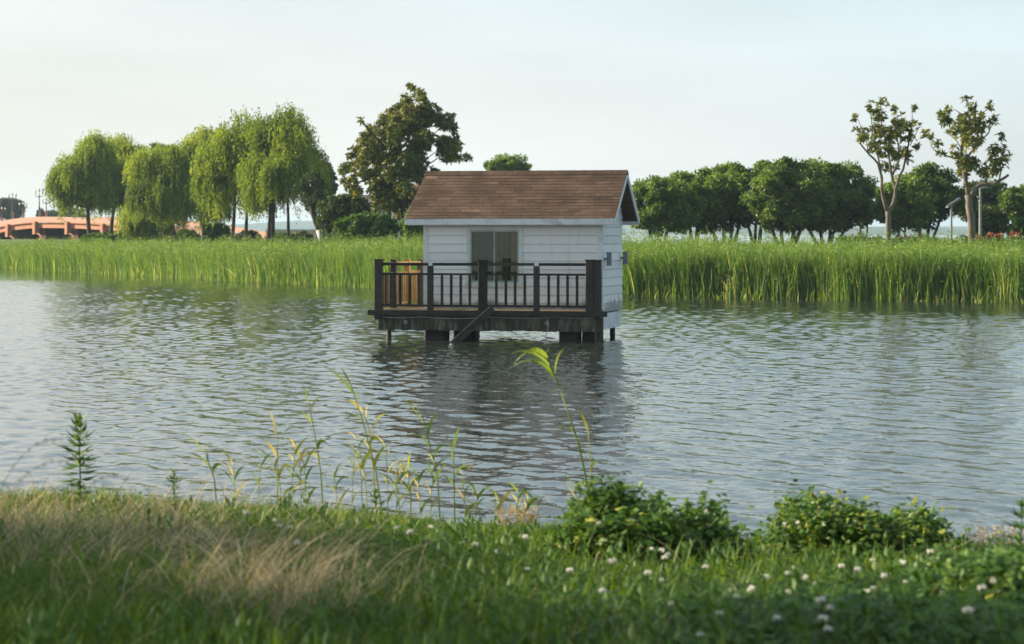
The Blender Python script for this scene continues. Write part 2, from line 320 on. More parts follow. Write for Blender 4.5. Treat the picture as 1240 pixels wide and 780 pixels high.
def lake():
    rng = np.random.default_rng(12)
    xs = np.arange(-34, 28.01, .075); ys = [15.2]
    while ys[-1] < 118: ys.append(ys[-1]+.045+.0009*(ys[-1]-15))
    ys = np.array(ys); X, Y = np.meshgrid(xs, ys, indexing='ij'); Z = np.zeros_like(X)
    fade = np.clip((Y-15.2)/1.5, 0, 1)*np.clip((118-Y)/6, 0, 1)*np.clip((X+34)/2, 0, 1)*np.clip((28-X)/2, 0, 1)
    wind = .62+.55*vnoise(X*.09+3, Y*.045, 21)+.25*vnoise(X*.35, Y*.16, 22)
    ph = [vnoise(X*.4+q_, Y*.4, q_) for q_ in range(3)]
    for k in range(52):
        lam = .20*(.95/.20)**(rng.random()**1.6); a = math.radians(rng.normal(27, 20) if k % 5 else rng.normal(-30, 35)); kk = 2*math.pi/lam
        sl = WAVE*(1 if lam < .9 else .6)
        Z += (sl/kk)*np.sin(kk*(X*math.cos(a)+Y*math.sin(a))+rng.uniform(0,6.28)+1.6*ph[k % 3])*np.clip(lam/(.0022*Y+.04)-.8, 0, 1)
    Z *= fade*wind
    nx, ny = X.shape; idx = np.arange(nx*ny).reshape(nx, ny)
    q = np.stack([idx[:-1,:-1], idx[1:,:-1], idx[1:,1:], idx[:-1,1:]], -1).reshape(-1,4)
    V = np.stack([X,Y,Z], -1).reshape(-1,3); b = len(V); x0, x1, y0, y1 = xs[0], xs[-1], ys[0], ys[-1]
    o = np.array([(-6000,-40,0),(6000,-40,0),(6000,7500,0),(-6000,7500,0),(x0,y0,0),(x1,y0,0),(x1,y1,0),(x0,y1,0)])
    ring = np.array([[0,1,5,4],[1,2,6,5],[2,3,7,6],[3,0,4,7]])+b
    tag(mesh_obj('lake_water', np.concatenate([V,o]), np.concatenate([q,ring]), M['water'], smooth=True), kind='structure')
WAVE = .0165
lake()

# ------------------------------------------------------------------ far bank (land)
FR = [(-500,306),(-300,312),(0,325),(150,333),(300,342),(450,349),(760,360),(1240,367),(1600,370),(2000,372)]
fx, fy = [], []
for px, py in FR:
    Y = EYE*F/(py-HOR); fx.append((px-620)/F*Y); fy.append(Y)
fx = np.array(fx); fy = np.array(fy)
def front(x): return np.interp(x, fx, fy)
def back(x): return np.interp(x, [-120,-34,-24,-8,6,14,40], [215,212,225,215,140,128,124])
def land_z(x, y):
    d = y-front(x); e = back(x)-y
    z = np.interp(d, [-3,0,5,9,13,40], [-.8,-.15,.3,1.2,1.55,1.65])
    return np.where(e < 4, np.minimum(z, -.6+e*.55), z)+.05*np.sin(x*.7)*np.sin(y*.4)
xs = np.arange(-95, 42, 1.5); rows = []
prof = np.concatenate([np.array([-3,-1,0,1.5,3,5,7,9,11,13,16,20]), ])
V = []; nr = len(prof)+14
for x in xs:
    f = front(x); b_ = back(x)
    ys = np.concatenate([f+prof, np.linspace(f+24, b_-4, 10), [b_-3, b_-2, b_-1, b_]])
    z = land_z(np.full(nr, x), ys)
    V += [(x, yy, zz) for yy, zz in zip(ys, z)]
Fc = np.array([[i*nr+j, (i+1)*nr+j, (i+1)*nr+j+1, i*nr+j+1] for i in range(len(xs)-1) for j in range(nr-1)])
tag(mesh_obj('far_bank_ground', V, Fc, M['landgrass'], smooth=True), kind='structure')

# hills across the lake
def hill(seed, Y, x0, x1, hmax, n=120):
    r = np.random.default_rng(seed); x = np.linspace(x0, x1, n); u = np.linspace(0, 1, n)
    h = sum(r.uniform(.3,1)/k*np.sin(2*math.pi*k*u*1.7+r.uniform(0,6)) for k in range(1,9))
    h = (h-h.min())/(h.max()-h.min()); h = hmax*(.35+.65*h)*np.clip(np.minimum(u,1-u)*8,0,1)
    V = []; Fc = []
    for i in range(n):
        V += [(x[i], Y-60, -1.), (x[i], Y+40, h[i]*.75), (x[i], Y+150, h[i]), (x[i], Y+400, -1.)]
    for i in range(n-1):
        for j in range(3): Fc.append((i*4+j, (i+1)*4+j, (i+1)*4+j+1, i*4+j+1))
    return V, Fc
for sd_, Y, x0, x1, h in ((3, 2300, 40, 1500, 12), (5, 3300, -900, 2300, 21)):
    V, Fc = hill(sd_, Y, x0, x1, h)
    tag(mesh_obj('far_hills', V, Fc, M['hill'], smooth=True), kind='structure')

# haze
hm = bpy.data.materials.new('haze_air'); hm.use_nodes = True; t = hm.node_tree; t.nodes.clear()
ov = t.nodes.new('ShaderNodeOutputMaterial'); pv = t.nodes.new('ShaderNodeVolumePrincipled')
pv.inputs['Color'].default_value = (.55,.76,.95,1); pv.inputs['Density'].default_value = .0002; pv.inputs['Anisotropy'].default_value = .2
t.links.new(pv.outputs[0], ov.inputs['Volume'])
hz = MB().box(-6100, 6100, -60, 7600, -2, 34).obj('haze', hm); tag(hz, kind='stuff')

# ------------------------------------------------------------------ far reed bed
def reed_bed():
    n = 42000; x = np.concatenate([RNG.uniform(-62, 30, n//2), RNG.uniform(-30, 22, n//2)])
    d = RNG.random(n)**1.7*7.5
    edge = .5*vnoise(x*.8,x*0)+.3*vnoise(x*2.6,x*0,3)
    y = front(x)+d+edge-.3
    z = land_z(x, y); P = np.stack([x, y, np.maximum(z, -.1)], 1)
    big = vnoise(x*.45, y*.45, 5); fine = vnoise(x*2.2, y*2.2, 9)
    H = (1.66+.22*big+.16*fine+RNG.normal(0,.12,n))-np.maximum(z,0)*.5-np.interp(x,[-40,-26,-12,-4,6,13,20],[.5,.45,.3,.08,.02,.14,.22])
    parts = []
    for k in range(8):
        az = RNG.uniform(0, 2*np.pi, n); tint = np.clip(.12+.28*RNG.random(n)+.16*big+.16*fine+RNG.normal(0,.07,n), 0, .8)
        pale = RNG.random(n) < .05; tint = np.where(pale, .97, tint)
        h = H*(RNG.uniform(.6, 1.1, n) if k < 6 else RNG.uniform(.25,.75,n))
        V, Fc = blades(P+np.stack([RNG.normal(0,.09,n),RNG.normal(0,.09,n),0*x],1), az, RNG.uniform(.04,.3,n), h, RNG.uniform(.022,.05,n), RNG.uniform(0,.14,n), 3, 2.0, RNG.uniform(0,3,n))
        parts.append((V, Fc, np.repeat(tint, 3)))
    b = 1500; i = RNG.integers(0,n,b); V, Fc = blades(P[i], RNG.uniform(0,6.28,b), RNG.uniform(.5,1.3,b), H[i]*RNG.uniform(.5,1.0,b), RNG.uniform(.02,.04,b), RNG.uniform(.1,.6,b), 4, 1.4, RNG.uniform(0,3,b)); parts.append((V, Fc, np.repeat(np.where(RNG.random(b) < .5, .96, RNG.uniform(.3,.8,b)), 4)))
    b = 3500; xb = RNG.uniform(-60,28,b); yb = front(xb)+RNG.uniform(-.5,.6,b); V, Fc = blades(np.stack([xb,yb,0*xb-.1],1), RNG.uniform(0,6.28,b), RNG.uniform(.1,.9,b), RNG.uniform(.25,.8,b), RNG.uniform(.02,.04,b), RNG.uniform(0,.5,b), 2, 1.5); parts.append((V, Fc, np.repeat(RNG.uniform(.1,1.,b), 2)))
    q = 130000; i = RNG.integers(0,n,q); Pl = P[i]+np.stack([RNG.normal(0,.12,q),RNG.normal(0,.12,q),H[i]*RNG.uniform(.35,1.02,q)],1)
    D_ = unit(RNG.normal(size=(q,3))*np.array([1,1,.5])+np.array([0,0,.25])); V, Fc = leaves(Pl, D_, unit(RNG.normal(size=(q,3))+np.array([0,0,.8])), RNG.uniform(.12,.32,q), RNG.uniform(.02,.036,q), .05)
    parts.append((V, Fc, np.where(RNG.random(q) < .07, .95, np.clip(.42+RNG.normal(0,.16,q),0,.75))))
    V, Fc, T = join(parts)
    o = mesh_obj('reed_bed', V, Fc, M['reed'], tint=T)
    tag(o, 'dense bed of bright green reeds along the far bank', 'reeds', kind='stuff')
reed_bed()

# ------------------------------------------------------------------ trees
def sub_blobs(c, r, k, rng, lo=-.75, shell=.55):
    """k clump centres spread through an ellipsoid, more of them near its skin"""
    d = unit(rng.normal(size=(k*3,3))); d = d[d[:,2] > lo][:k]
    rad = shell+(1-shell)*rng.random(len(d))**.6
    return np.asarray(c)+d*np.asarray(r)*rad[:,None]*rng.uniform(.86,1.05,(len(d),1))
def foliage(centres, rad, per, L, asp, rng, up=.35, flat=.7, tbase=.45, light=(0,0,0)):
    k = len(centres); rad = np.broadcast_to(rad, k)
    idx = np.repeat(np.arange(k), per); n = len(idx)
    d = unit(rng.normal(size=(n,3))); d[:,2] *= flat
    rr = rng.random(n)**.45
    P = centres[idx]+d*(rad[idx]*rr)[:,None]
    D = unit(d*.6+rng.normal(size=(n,3))*.7+np.array([0,0,-.15])); N = unit(rng.normal(size=(n,3))*.7+np.array([0,0,up])+d*.6)
    l = L*rng.uniform(.65,1.3,n)
    V, Fc = leaves(P, D, N, l, l*asp)
    cl = rng.normal(0,.15,k)
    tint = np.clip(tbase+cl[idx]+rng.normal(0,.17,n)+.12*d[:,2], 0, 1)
    return V, Fc, tint
def bez(a, b, c, n=6): return [tuple((1-u)**2*np.asarray(a)+2*u*(1-u)*np.asarray(b)+u*u*np.asarray(c)) for u in np.linspace(0,1,n)]
def trunk_mesh(stems, centre, rads, tips, rng, bark, root, thick=.16, nl=10, wob=.12):
    """stems: list of (x, lean) at the base; limbs climb to tips"""
    m = MB()
    for k, (bx, by, tx, ty, hh, r0) in enumerate(stems):
        p0 = np.array([bx,by,-.25]); p2 = np.array([tx,ty,hh]); mid = (p0+p2)/2+rng.normal(0,wob,3)*np.array([1,1,.3])
        pts = bez(p0, mid, p2, 7); m.tube(pts, [r0*(1.25 if i==0 else 1-.085*i) for i in range(7)], 9)
        own = tips[k::len(stems)][:nl]
        for tp in own:
            s = pts[rng.integers(4,7)]; md = (np.array(s)+tp)/2+rng.normal(0,.15,3)+np.array([0,0,-.1])
            m.tube(bez(s, md, tp, 6), [r0*.45*(1-.14*i) for i in range(6)], 6)
    return m.obj('trunk', bark, root, smooth=True)
row = 'clipped round trees right of the hut'
def round_tree(name, label, px, Y, box, kind='broad', stems=1, seed=0, group=None, leaf=.17, dens=1.0, k=None, bark=None, cat='tree', lo=-.97, spread=.5, asp=.55, trunk_r=None, tbase=.45):
    rng = np.random.default_rng(seed); x0, x1, y0, y1 = box
    if group == row: x0 -= 8; x1 += 8; y1 += 3; tbase = max(tbase, .5)
    base = W(px, 290, Y); gz = float(land_z(np.array(base[0]), np.array(Y))) if Y < 212 else 1.4
    gz = max(gz, .3)
    root = thing(name, (base[0], Y, gz), label, cat, group)
    a = W(x0, y0, Y); b = W(x1, y1+3, Y); cx = (a[0]+b[0])/2-base[0]; rx = (b[0]-a[0])/2; zt = a[2]-gz; zb = b[2]-gz
    c = np.array([cx, 0, (zt+zb)/2]); r = np.array([rx, rx*.9, (zt-zb)/2]); rs = min(rx, r[2])
    k = k or int(60+50*rx); cent = sub_blobs(c, r*np.array([.92,.86,.88]), k, rng, lo)
    cent[:,0] += np.sign(cent[:,0]-cx)*.12*rx*(1-np.abs((cent[:,2]-c[2])/r[2]))   # squarer shoulders
    # an inner mass so that the crown is full
    cent = np.concatenate([cent, sub_blobs(c, r*.5, k//4, rng, -1, .2)])
    rad = rs*rng.uniform(.10,.27,len(cent))
    per = int(95*dens*(rs/1.4)**2*(.17/leaf)**1.6)+24
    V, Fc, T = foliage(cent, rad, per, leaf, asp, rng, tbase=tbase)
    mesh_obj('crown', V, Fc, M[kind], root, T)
    hh = max(zb+.25*(zt-zb), .5); tr = trunk_r or .055+.035*rx
    st = []
    for s in range(stems):
        q = (s-(stems-1)/2)
        st.append((q*.16+rng.normal(0,.05), rng.normal(0,.08), cx*.6+q*spread*rx*.55+rng.normal(0,.08), rng.normal(0,.2), hh*rng.uniform(.85,1.15), tr*rng.uniform(.75,1.1)))
    tips = cent[rng.permutation(len(cent))[:9*stems]]
    trunk_mesh(st, c, r, tips, rng, bark or M['bark'], root)
    return root
def willow(label, px, Y, box, seed, trunks, group='weeping willows on the far bank', low=1.0, nclu=None):
    rng = np.random.default_rng(seed); x0, x1, y0, y1 = box
    base = W(px, 290, Y); gz = float(land_z(np.array(base[0]), np.array(Y)))
    root = thing('willow_tree', (base[0], Y, gz), label, 'tree', group)
    a = W(x0, y0, Y); b = W(x1, y1, Y); cx = (a[0]+b[0])/2-base[0]; rx = (b[0]-a[0])/2; zt = a[2]-gz; zb = b[2]-gz
    c = np.array([cx, 0, zb+(zt-zb)*.55]); r = np.array([rx, rx*.85, (zt-zb)*.45])
    k = nclu or int(160+72*rx); nl = int(12+5*rx); lob = sub_blobs(c, r*np.array([.84,.84,.86]), nl, rng, -.8, .5); nl = len(lob)
    lr = min(rx,r[2])*rng.uniform(.26,.42,nl); li = rng.integers(0,nl,k); q_ = unit(rng.normal(size=(k,3))); cent = lob[li]+q_*(lr[li]*rng.random(k)**.5)[:,None]
    per = 20; idx = np.repeat(np.arange(k), per); n = len(idx)
    P0 = cent[idx]+rng.normal(0,1,(n,3))*np.array([.22,.22,.2])
    out = unit((P0-c)*np.array([1,1,.0])+rng.normal(0,.25,(n,3))*np.array([1,1,0]))
    Ls = rng.uniform(.3,1.5,n)*(.6+.8*rng.random(k))[idx]*np.clip((P0[:,2]-zb)/1.6+.35,.35,1)
    upr = rng.random(n) < .18; ns = 13; parts = []
    ctint = rng.normal(0,.10,k)+rng.normal(0,.17,nl)[li]
    for j in range(ns):
        u = (j+rng.random(n))/ns
        P = P0+out*(.30*Ls*np.sin(np.minimum(u*2.2,1)*1.57))[:,None]+np.array([[0,0,1.]])*(np.where(upr, .30, .10)*np.sin(np.minimum(u*4,1)*3.14)-Ls*np.maximum(u-.12,0))[:,None]
        D = unit(np.array([[0,0,-.9]])+rng.normal(0,.5,(n,3))+out*.15)
        l = rng.uniform(.12,.25,n)
        V, Fc = leaves(P, D, rdir(n, rng), l, l*.32, .08)
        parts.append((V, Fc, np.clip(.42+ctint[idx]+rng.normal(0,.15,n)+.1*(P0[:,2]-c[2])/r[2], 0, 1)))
    V, Fc, T = join(parts)
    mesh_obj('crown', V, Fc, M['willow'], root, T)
    st = []
    for tpx, r0 in trunks:
        bx = W(tpx, 290, Y)[0]-base[0]
        st.append((bx, rng.normal(0,.15), bx*.8+cx*.2+rng.normal(0,.3), rng.normal(0,.3), zb+(zt-zb)*.38, r0))
    tips = cent[rng.permutation(k)[:8*len(st)]]
    trunk_mesh(st, c, r, tips, rng, M['bark'], root, wob=.22)
    return root
willow('full willow nearest the coral bridge with light showing through its left edge', 112, 165, (64,142,153,272), 11, [(111,.17)])
willow('darker willow with a slanting trunk right of the one at the bridge', 136, 168, (104,178,157,270), 12, [(134,.16)])
willow('yellow green willow with low hanging strands in the middle of the willow row', 210, 150, (146,236,166,285), 13, [(211,.19),(196,.08)])
willow('tall rounded willow on one thick trunk between two yellow green willows', 248, 154, (206,292,150,278), 14, [(248,.22)])
willow('bright yellow green willow with twin trunks left of the tallest willow', 286, 134, (244,322,140,276), 15, [(279,.13),(297,.12)])
willow('tallest willow with the widest crown on a cluster of dark trunks', 327, 130, (286,388,127,272), 16, [(322,.14),(330,.16),(348,.10)])
willow('low willow with a short crown brushing the reeds beside the bridge end', 172, 158, (150,206,232,288), 17, [(172,.07),(183,.06)], nclu=130)

def magnolia_foliage(cl, rad, nros, rng, L=.26, per=10):
    """rosettes of long glossy leaves; cl: (k,3) cluster centres"""
    k = len(cl); rad = np.broadcast_to(rad, k); idx = np.repeat(np.arange(k), nros); m = len(idx)
    d = unit(rng.normal(size=(m,3))); C = cl[idx]+d*(rad[idx]*rng.random(m)**.4)[:,None]
    ax = unit(d*.7+np.array([0,0,.55])+rng.normal(0,.35,(m,3)))
    ii = np.repeat(np.arange(m), per); n = len(ii); A = ax[ii]
    rd = unit(np.cross(A, rng.normal(size=(n,3)))); D = unit(rd*.9+A*rng.uniform(-.25,.65,(n,1)))
    N = unit(A+rng.normal(0,.25,(n,3))); l = L*rng.uniform(.6,1.2,n)
    V, Fc = leaves(C[ii], D, N, l, l*.42, .06)
    tint = np.clip(.36+rng.normal(0,.12,k)[idx][ii]+rng.normal(0,.16,n), 0, .72); tint = np.where(rng.random(n) < .06, rng.uniform(.78,1,n), tint)
    return V, Fc, tint
def traced_magnolia(label, Y, base_px, limbs, clusters, seed, nros=17):
    rng = np.random.default_rng(seed); gz = float(land_z(np.array(W(base_px,290,Y)[0]), np.array(Y)))
    o = np.array([W(base_px, 290, Y)[0], Y, gz]); root = thing('magnolia_tree', o, label, 'tree', 'magnolia trees on the far bank')
    m = MB()
    for pts, r0, r1, dy in limbs:
        P = [W(px, py, Y)-o+np.array([0, dy*i/(len(pts)-1), 0]) for i, (px, py) in enumerate(pts)]
        if pts[0][1] > 290: P[0][2] = -.25
        Q = []
        for i in range(len(P)-1):
            for u in (0,.5): Q.append(P[i]*(1-u)+P[i+1]*u+(rng.normal(0,.02,3) if i+u > 0 else 0))
        Q.append(P[-1]); m.tube(Q, np.linspace(r0, r1, len(Q)).tolist(), 9)
    C = []; R = []
    for px, py, rp in clusters:
        c = W(px, py, Y)-o; c[1] += rng.normal(0,.5); C.append(c); R.append(rp*.9/F*Y)
    C = np.array(C); R = np.array(R)
    V, Fc, T = join([ (lambda q: q)(magnolia_foliage(C[i:i+1], R[i:i+1], max(4, int(nros*(R[i]/.3)**2)), rng, .21)) for i in range(len(C))])
    m.obj('trunk', M['bark_pale'], root, smooth=True); mesh_obj('crown', V, Fc, M['magnolia'], root, T)
traced_magnolia('sparse upright magnolia forking low with leaf tufts at its branch ends', 97, 1076,
    [([(1077,296),(1076,275),(1075,256)],0.129,0.105,0),
     ([(1075,258),(1069,238),(1067,215),(1062,198),(1052,188),(1038,174),(1036,168)],0.075,0.021,-.6),
     ([(1076,258),(1083,245),(1085,228),(1080,208),(1078,190),(1072,165),(1068,135)],0.088,0.021,.4),
     ([(1067,216),(1064,190),(1058,160),(1056,130)],0.048,0.014,.5),
     ([(1081,212),(1088,195),(1086,165),(1085,140)],0.048,0.014,-.4),
     ([(1085,228),(1094,205),(1102,175),(1107,150),(1107,135)],0.054,0.014,.5),
     ([(1052,188),(1046,160),(1039,142)],0.024,0.012,.2),([(1102,176),(1111,158)],0.020,0.012,0)],
    [(1056,128,6),(1067,126,7),(1058,140,8),(1068,140,10),(1084,133,6),(1085,145,9),(1107,132,5),(1041,142,5),(1042,168,8),(1050,160,8),(1062,156,12),
     (1072,160,12),(1086,160,10),(1098,150,10),(1110,152,7),(1060,172,10),(1078,172,10),(1096,165,9),(1105,165,7),(1111,178,6),(1070,186,10),(1054,180,6),(1082,186,10),(1096,182,8),(1101,190,7),(1076,200,7),(1089,204,6),(1040,156,4)], 31)
traced_magnolia('open magnolia with a thick pale trunk and one limb swept out to the right', 94, 1176,
    [([(1177,297),(1176,275),(1174,250),(1172,236)],0.163,0.133,0),
     ([(1173,238),(1169,215),(1166,190),(1165,165),(1164,142)],0.102,0.035,.3),
     ([(1176,240),(1180,228),(1187,223),(1200,223),(1210,219),(1219,212)],0.095,0.049,-.4),
     ([(1166,192),(1150,190),(1136,184),(1129,176),(1132,168)],0.034,0.014,.3),
     ([(1165,165),(1160,150),(1164,138),(1152,132)],0.027,0.012,-.3),
     ([(1165,168),(1176,150),(1174,122)],0.034,0.012,.3),([(1167,195),(1182,178),(1198,160),(1210,145)],0.048,0.014,.5),
     ([(1210,219),(1213,200),(1214,180)],0.034,0.014,0),([(1164,180),(1152,165),(1144,160)],0.020,0.012,.2),([(1182,178),(1188,140),(1197,130)],0.020,0.012,-.2)],
    [(1173,120,6),(1176,130,8),(1173,142,9),(1148,130,5),(1142,138,8),(1150,146,9),(1126,164,9),(1136,174,5),(1198,129,5),(1188,140,9),(1187,150,8),
     (1160,150,11),(1172,158,12),(1155,160,9),(1185,164,12),(1198,152,10),(1208,143,8),(1210,166,6),(1170,172,13),(1160,184,9),(1164,198,12),(1176,194,9),
     (1180,202,10),(1172,208,9),(1190,206,10),(1196,198,8),(1208,182,12),(1216,192,10),(1212,202,10),(1203,208,9),(1186,214,7),(1170,225,4),(1138,186,3)], 32)
def big_magnolia():
    rng = np.random.default_rng(33); Y = 118; o = np.array([W(482,290,Y)[0], Y, float(land_z(np.array(W(482,290,Y)[0]), np.array(Y)))])
    root = thing('magnolia_tree', o, 'tall dense dark magnolia behind the left end of the brown roof', 'tree', 'magnolia trees on the far bank')
    blobs = [(497,112,9),(500,122,14),(478,133,13),(490,145,20),(515,140,18),(535,143,14),(545,152,10),(505,160,24),(470,158,22),(442,153,8),(455,172,18),
             (432,180,14),(448,195,20),(425,205,13),(440,220,18),(470,195,24),(500,190,24),(530,180,20),(552,178,14),(565,185,7),(545,165,12),(490,225,26),(465,235,20),
             (520,215,22),(430,230,12),(508,245,20),(490,255,18),(548,195,12),(475,250,14),(420,222,8),(497,106,5),(425,190,8)]
    C = []; R = []
    for px, py, rp in blobs:
        for q in range(max(2, int(rp/3.2))):
            c = W(px+rng.normal(0,rp*.5), py+rng.normal(0,rp*.45), Y)-o; c[1] = rng.normal(0,1.3); C.append(c); R.append(rp*.62/F*Y*rng.uniform(.6,1))
    C = np.array(C); R = np.array(R)
    V, Fc, T = join([magnolia_foliage(C[i:i+1], R[i:i+1], max(6, int(34*(R[i]/.35)**2)), rng, .22, 9) for i in range(len(C))])
    mesh_obj('crown', V, Fc, M['magnolia'], root, T)
    st = [(W(452,290,Y)[0]-o[0],.3,W(456,240,Y)[0]-o[0],.2,3.2,.12),(W(468,290,Y)[0]-o[0],-.4,W(470,240,Y)[0]-o[0],0,3.6,.14),(W(488,290,Y)[0]-o[0],0,W(490,220,Y)[0]-o[0],0,4.6,.24)]
    tips = C[rng.permutation(len(C))[:26]]; trunk_mesh(st, None, None, tips, rng, M['bark'], root)
big_magnolia()
row = 'clipped round trees right of the hut'
round_tree('evergreen_tree', 'first round evergreen of the row, just right of the hut roof', 800, 112, (764,838,211,282), 'broad', 3, 41, row)
round_tree('evergreen_tree', 'second round evergreen of the row counted from the hut', 842, 115, (808,882,201,280), 'broad', 3, 42, row)
round_tree('evergreen_tree', 'third round evergreen of the row counted from the hut', 878, 117, (846,916,196,276), 'broad', 4, 43, row)
round_tree('evergreen_tree', 'fourth evergreen of the row, with an arched gap of sky below its crown', 914, 115, (882,944,192,268), 'broad', 3, 44, row)
round_tree('evergreen_tree', 'tallest round evergreen of the row, with the brightest leaves on its left', 952, 112, (914,1002,188,280), 'broad', 4, 45, row)
round_tree('evergreen_tree', 'dark round evergreen at the right end of the row with leaning stems', 1002, 114, (958,1050,188,280), 'broad', 5, 46, row, tbase=.3)
round_tree('slim_tree', 'pale thin tree peeping out past the right end of the round row', 1046, 122, (1028,1064,222,276), 'bush', 2, 47, dens=.7)
round_tree('camphor_tree', 'yellowish camphor close behind the upright magnolia', 1094, 112, (1058,1128,208,282), 'broad', 2, 48, tbase=.55, bark=M['bark_pale'])
round_tree('camphor_tree', 'dark camphor with spreading stems between the two sparse magnolias', 1118, 116, (1088,1164,196,280), 'broad', 4, 49, tbase=.33)
round_tree('camphor_tree', 'dark camphor behind the crown of the open magnolia', 1196, 122, (1160,1226,214,276), 'dark', 2, 50)
round_tree('camphor_tree', 'camphor cut by the right edge of the picture with a bare lower trunk', 1233, 118, (1212,1258,220,270), 'broad', 2, 51, dens=.8)
round_tree('round_bush', 'rounded bush on a short stem behind the lamp post and pale trunk', 1203, 112, (1176,1222,246,290), 'dark', 2, 52, cat='bush', tbase=.6)
round_tree('round_bush', 'small dark bush at the right edge near the red blossoms', 1233, 114, (1222,1246,262,292), 'bush', 2, 53, cat='bush')
round_tree('broadleaf_tree', 'small tree showing its crown above the middle of the brown roof', 615, 150, (586,646,178,252), 'broad', 2, 54, tbase=.5)
round_tree('broadleaf_tree', 'dark tree close behind the right side of the tallest willow', 386, 150, (362,408,188,262), 'dark', 1, 55)
round_tree('broadleaf_tree', 'dark tree top peeping over the dip between the willows', 192, 182, (172,222,166,262), 'dark', 1, 56)
round_tree('leafy_bush', 'dark green bush filling the gap between leaning trunk and tall magnolia', 416, 122, (386,452,232,292), 'dark', 3, 57, cat='bush', tbase=.6)
round_tree('leafy_bush', 'bright green bush at the foot of the tall magnolia', 440, 114, (402,486,256,296), 'bush', 3, 58, cat='bush')
round_tree('leafy_bush', 'narrow bush against the left end of the hut roof', 500, 112, (486,516,248,294), 'broad', 2, 59, cat='bush')
round_tree('leafy_bush', 'low bush under the hanging willow strands by the twin trunks', 262, 150, (250,278,268,294), 'bush', 2, 60, cat='bush')
round_tree('leafy_bush', 'low bush growing among the reeds between bridge and first willow trunks', 116, 158, (96,150,281,297), 'bush', 2, 61, cat='bush')
for i, (px, tpy, wpx, Yq) in enumerate(((152,276,16,172),(178,279,13,176),(226,277,14,170),(300,279,16,160),(338,281,15,158),(364,280,14,160),(232,283,12,158),(404,279,14,168))):
    round_tree('undergrowth_bush', 'dark low bush seen between trunks under the willow row', px, Yq, (px-wpx,px+wpx,tpy,294), 'dark' if i % 2 else 'bush', 2, 170+i, 'low bushes under the willows', cat='bush')
bgt = 'distant trees beyond the bridge'
round_tree('distant_tree', 'dark distant tree behind the leftmost bridge lamps', 8, 420, (-14,29,238,266), 'dark', 1, 62, bgt, leaf=.4)
round_tree('distant_tree', 'tiny dark distant tree at the foot of the tallest bridge lamp', 50, 420, (45,53,252,266), 'dark', 1, 63, bgt, leaf=.35)
round_tree('distant_tree', 'low distant tree right of the tallest bridge lamp', 62, 430, (54,72,255,268), 'dark', 1, 64, bgt, leaf=.4)
round_tree('distant_tree', 'distant tree half hidden by the willow at the bridge', 84, 430, (68,104,252,268), 'dark', 1, 65, bgt, leaf=.4)
# leaning trunk with limewashed foot
Y = 124; o = np.array([W(390,290,Y)[0], Y, float(land_z(np.array(W(390,290,Y)[0]), np.array(Y)))])
root = thing('leaning_tree', o, 'leaning dark trunk with a whitewashed foot right of the tallest willow', 'tree')
P = [W(x_, y_, Y)-o for x_, y_ in ((394,297),(389,285),(383,270),(379,258),(377,246),(377,236))]; P[0][2] = -.2
MB().tube(P, [.19,.16,.15,.14,.11,.07], 10).obj('trunk', M['bark'], root, smooth=True)
MB().tube([P[0]*.2+P[1]*.8+np.array([.06,0,-.25]), P[1]*.55+P[2]*.45], [.18,.168], 10).obj('whitewash_band', M['limewash'], root, smooth=True)
rng = np.random.default_rng(70); cent = sub_blobs(W(378,232,Y)-o+np.array([0,.2,0]), np.array([.7,.8,.95]), 40, rng, -.8)
V, Fc, T = foliage(cent, .25, 80, .16, .4, rng); mesh_obj('crown', V, Fc, M['dark'], root, T)

# hedge plants along the promenade at right
rng = np.random.default_rng(80)
hp = [(1022,286),(1042,284),(1060,287),(1092,287),(1110,285),(1128,288),(1146,289),(1162,287),(1190,289),(1206,287),(1222,288),(1238,286)]
for i, (px, ty) in enumerate(hp):
    Y = 103+rng.uniform(-1,1); o = np.array([W(px,290,Y)[0], Y, float(land_z(np.array(W(px,290,Y)[0]), np.array(Y)))])
    root = tag(thing('hedge_shrub', o, 'low dark leafy shrub in the flower hedge along the right shore', 'shrub', 'low shrubs of the flower hedge'))
    zt = W(px, ty, Y)[2]-o[2]
    cent = sub_blobs((0,0,zt*.5), (.42,.35,zt*.45), 26, rng, -1)
    V, Fc, T = foliage(cent, .16, 40, .12, .45, rng); mesh_obj('foliage', V, Fc, M['dark' if i % 3 else 'bush'], root, T)
    if i in (1,3,4,8):
        V, Fc, T = foliage(cent[:9]+np.array([0,-.1,.12]), .1, 22, .09, .6, rng); mesh_obj('dull_red_leaves', V, Fc, M['purple'], root, T)
for px, py, wpx, lab in ((1200,284,5,'small red rose bush right of the pale magnolia trunk'),(1210,285,4,'tiny pink red rose bush in the middle of the red blossoms'),(1229,283,7,'largest red rose bush near the right edge of the picture'),(1184,289,4,'dim red flower bush at the foot of the lamp post')):
    Y = 101.5; o = np.array([W(px,290,Y)[0], Y, float(land_z(np.array(W(px,290,Y)[0]), np.array(Y)))]); root = thing('rose_bush', o, lab, 'flower bush')
    zt = W(px, py, Y)[2]-o[2]; r = wpx*.75/F*Y
    cent = sub_blobs((0,0,zt*.55), (r,r,zt*.4), 16, rng, -1); V, Fc, T = foliage(cent, .12, 34, .1, .5, rng); mesh_obj('foliage', V, Fc, M['bush'], root, T)
    cent = sub_blobs((0,-.05,zt*.9), (r,r,.12), 14, rng, -1); V, Fc, T = foliage(cent, .09, 26, .09, .8, rng); mesh_obj('blossoms', V, Fc, M['red'], root, T)

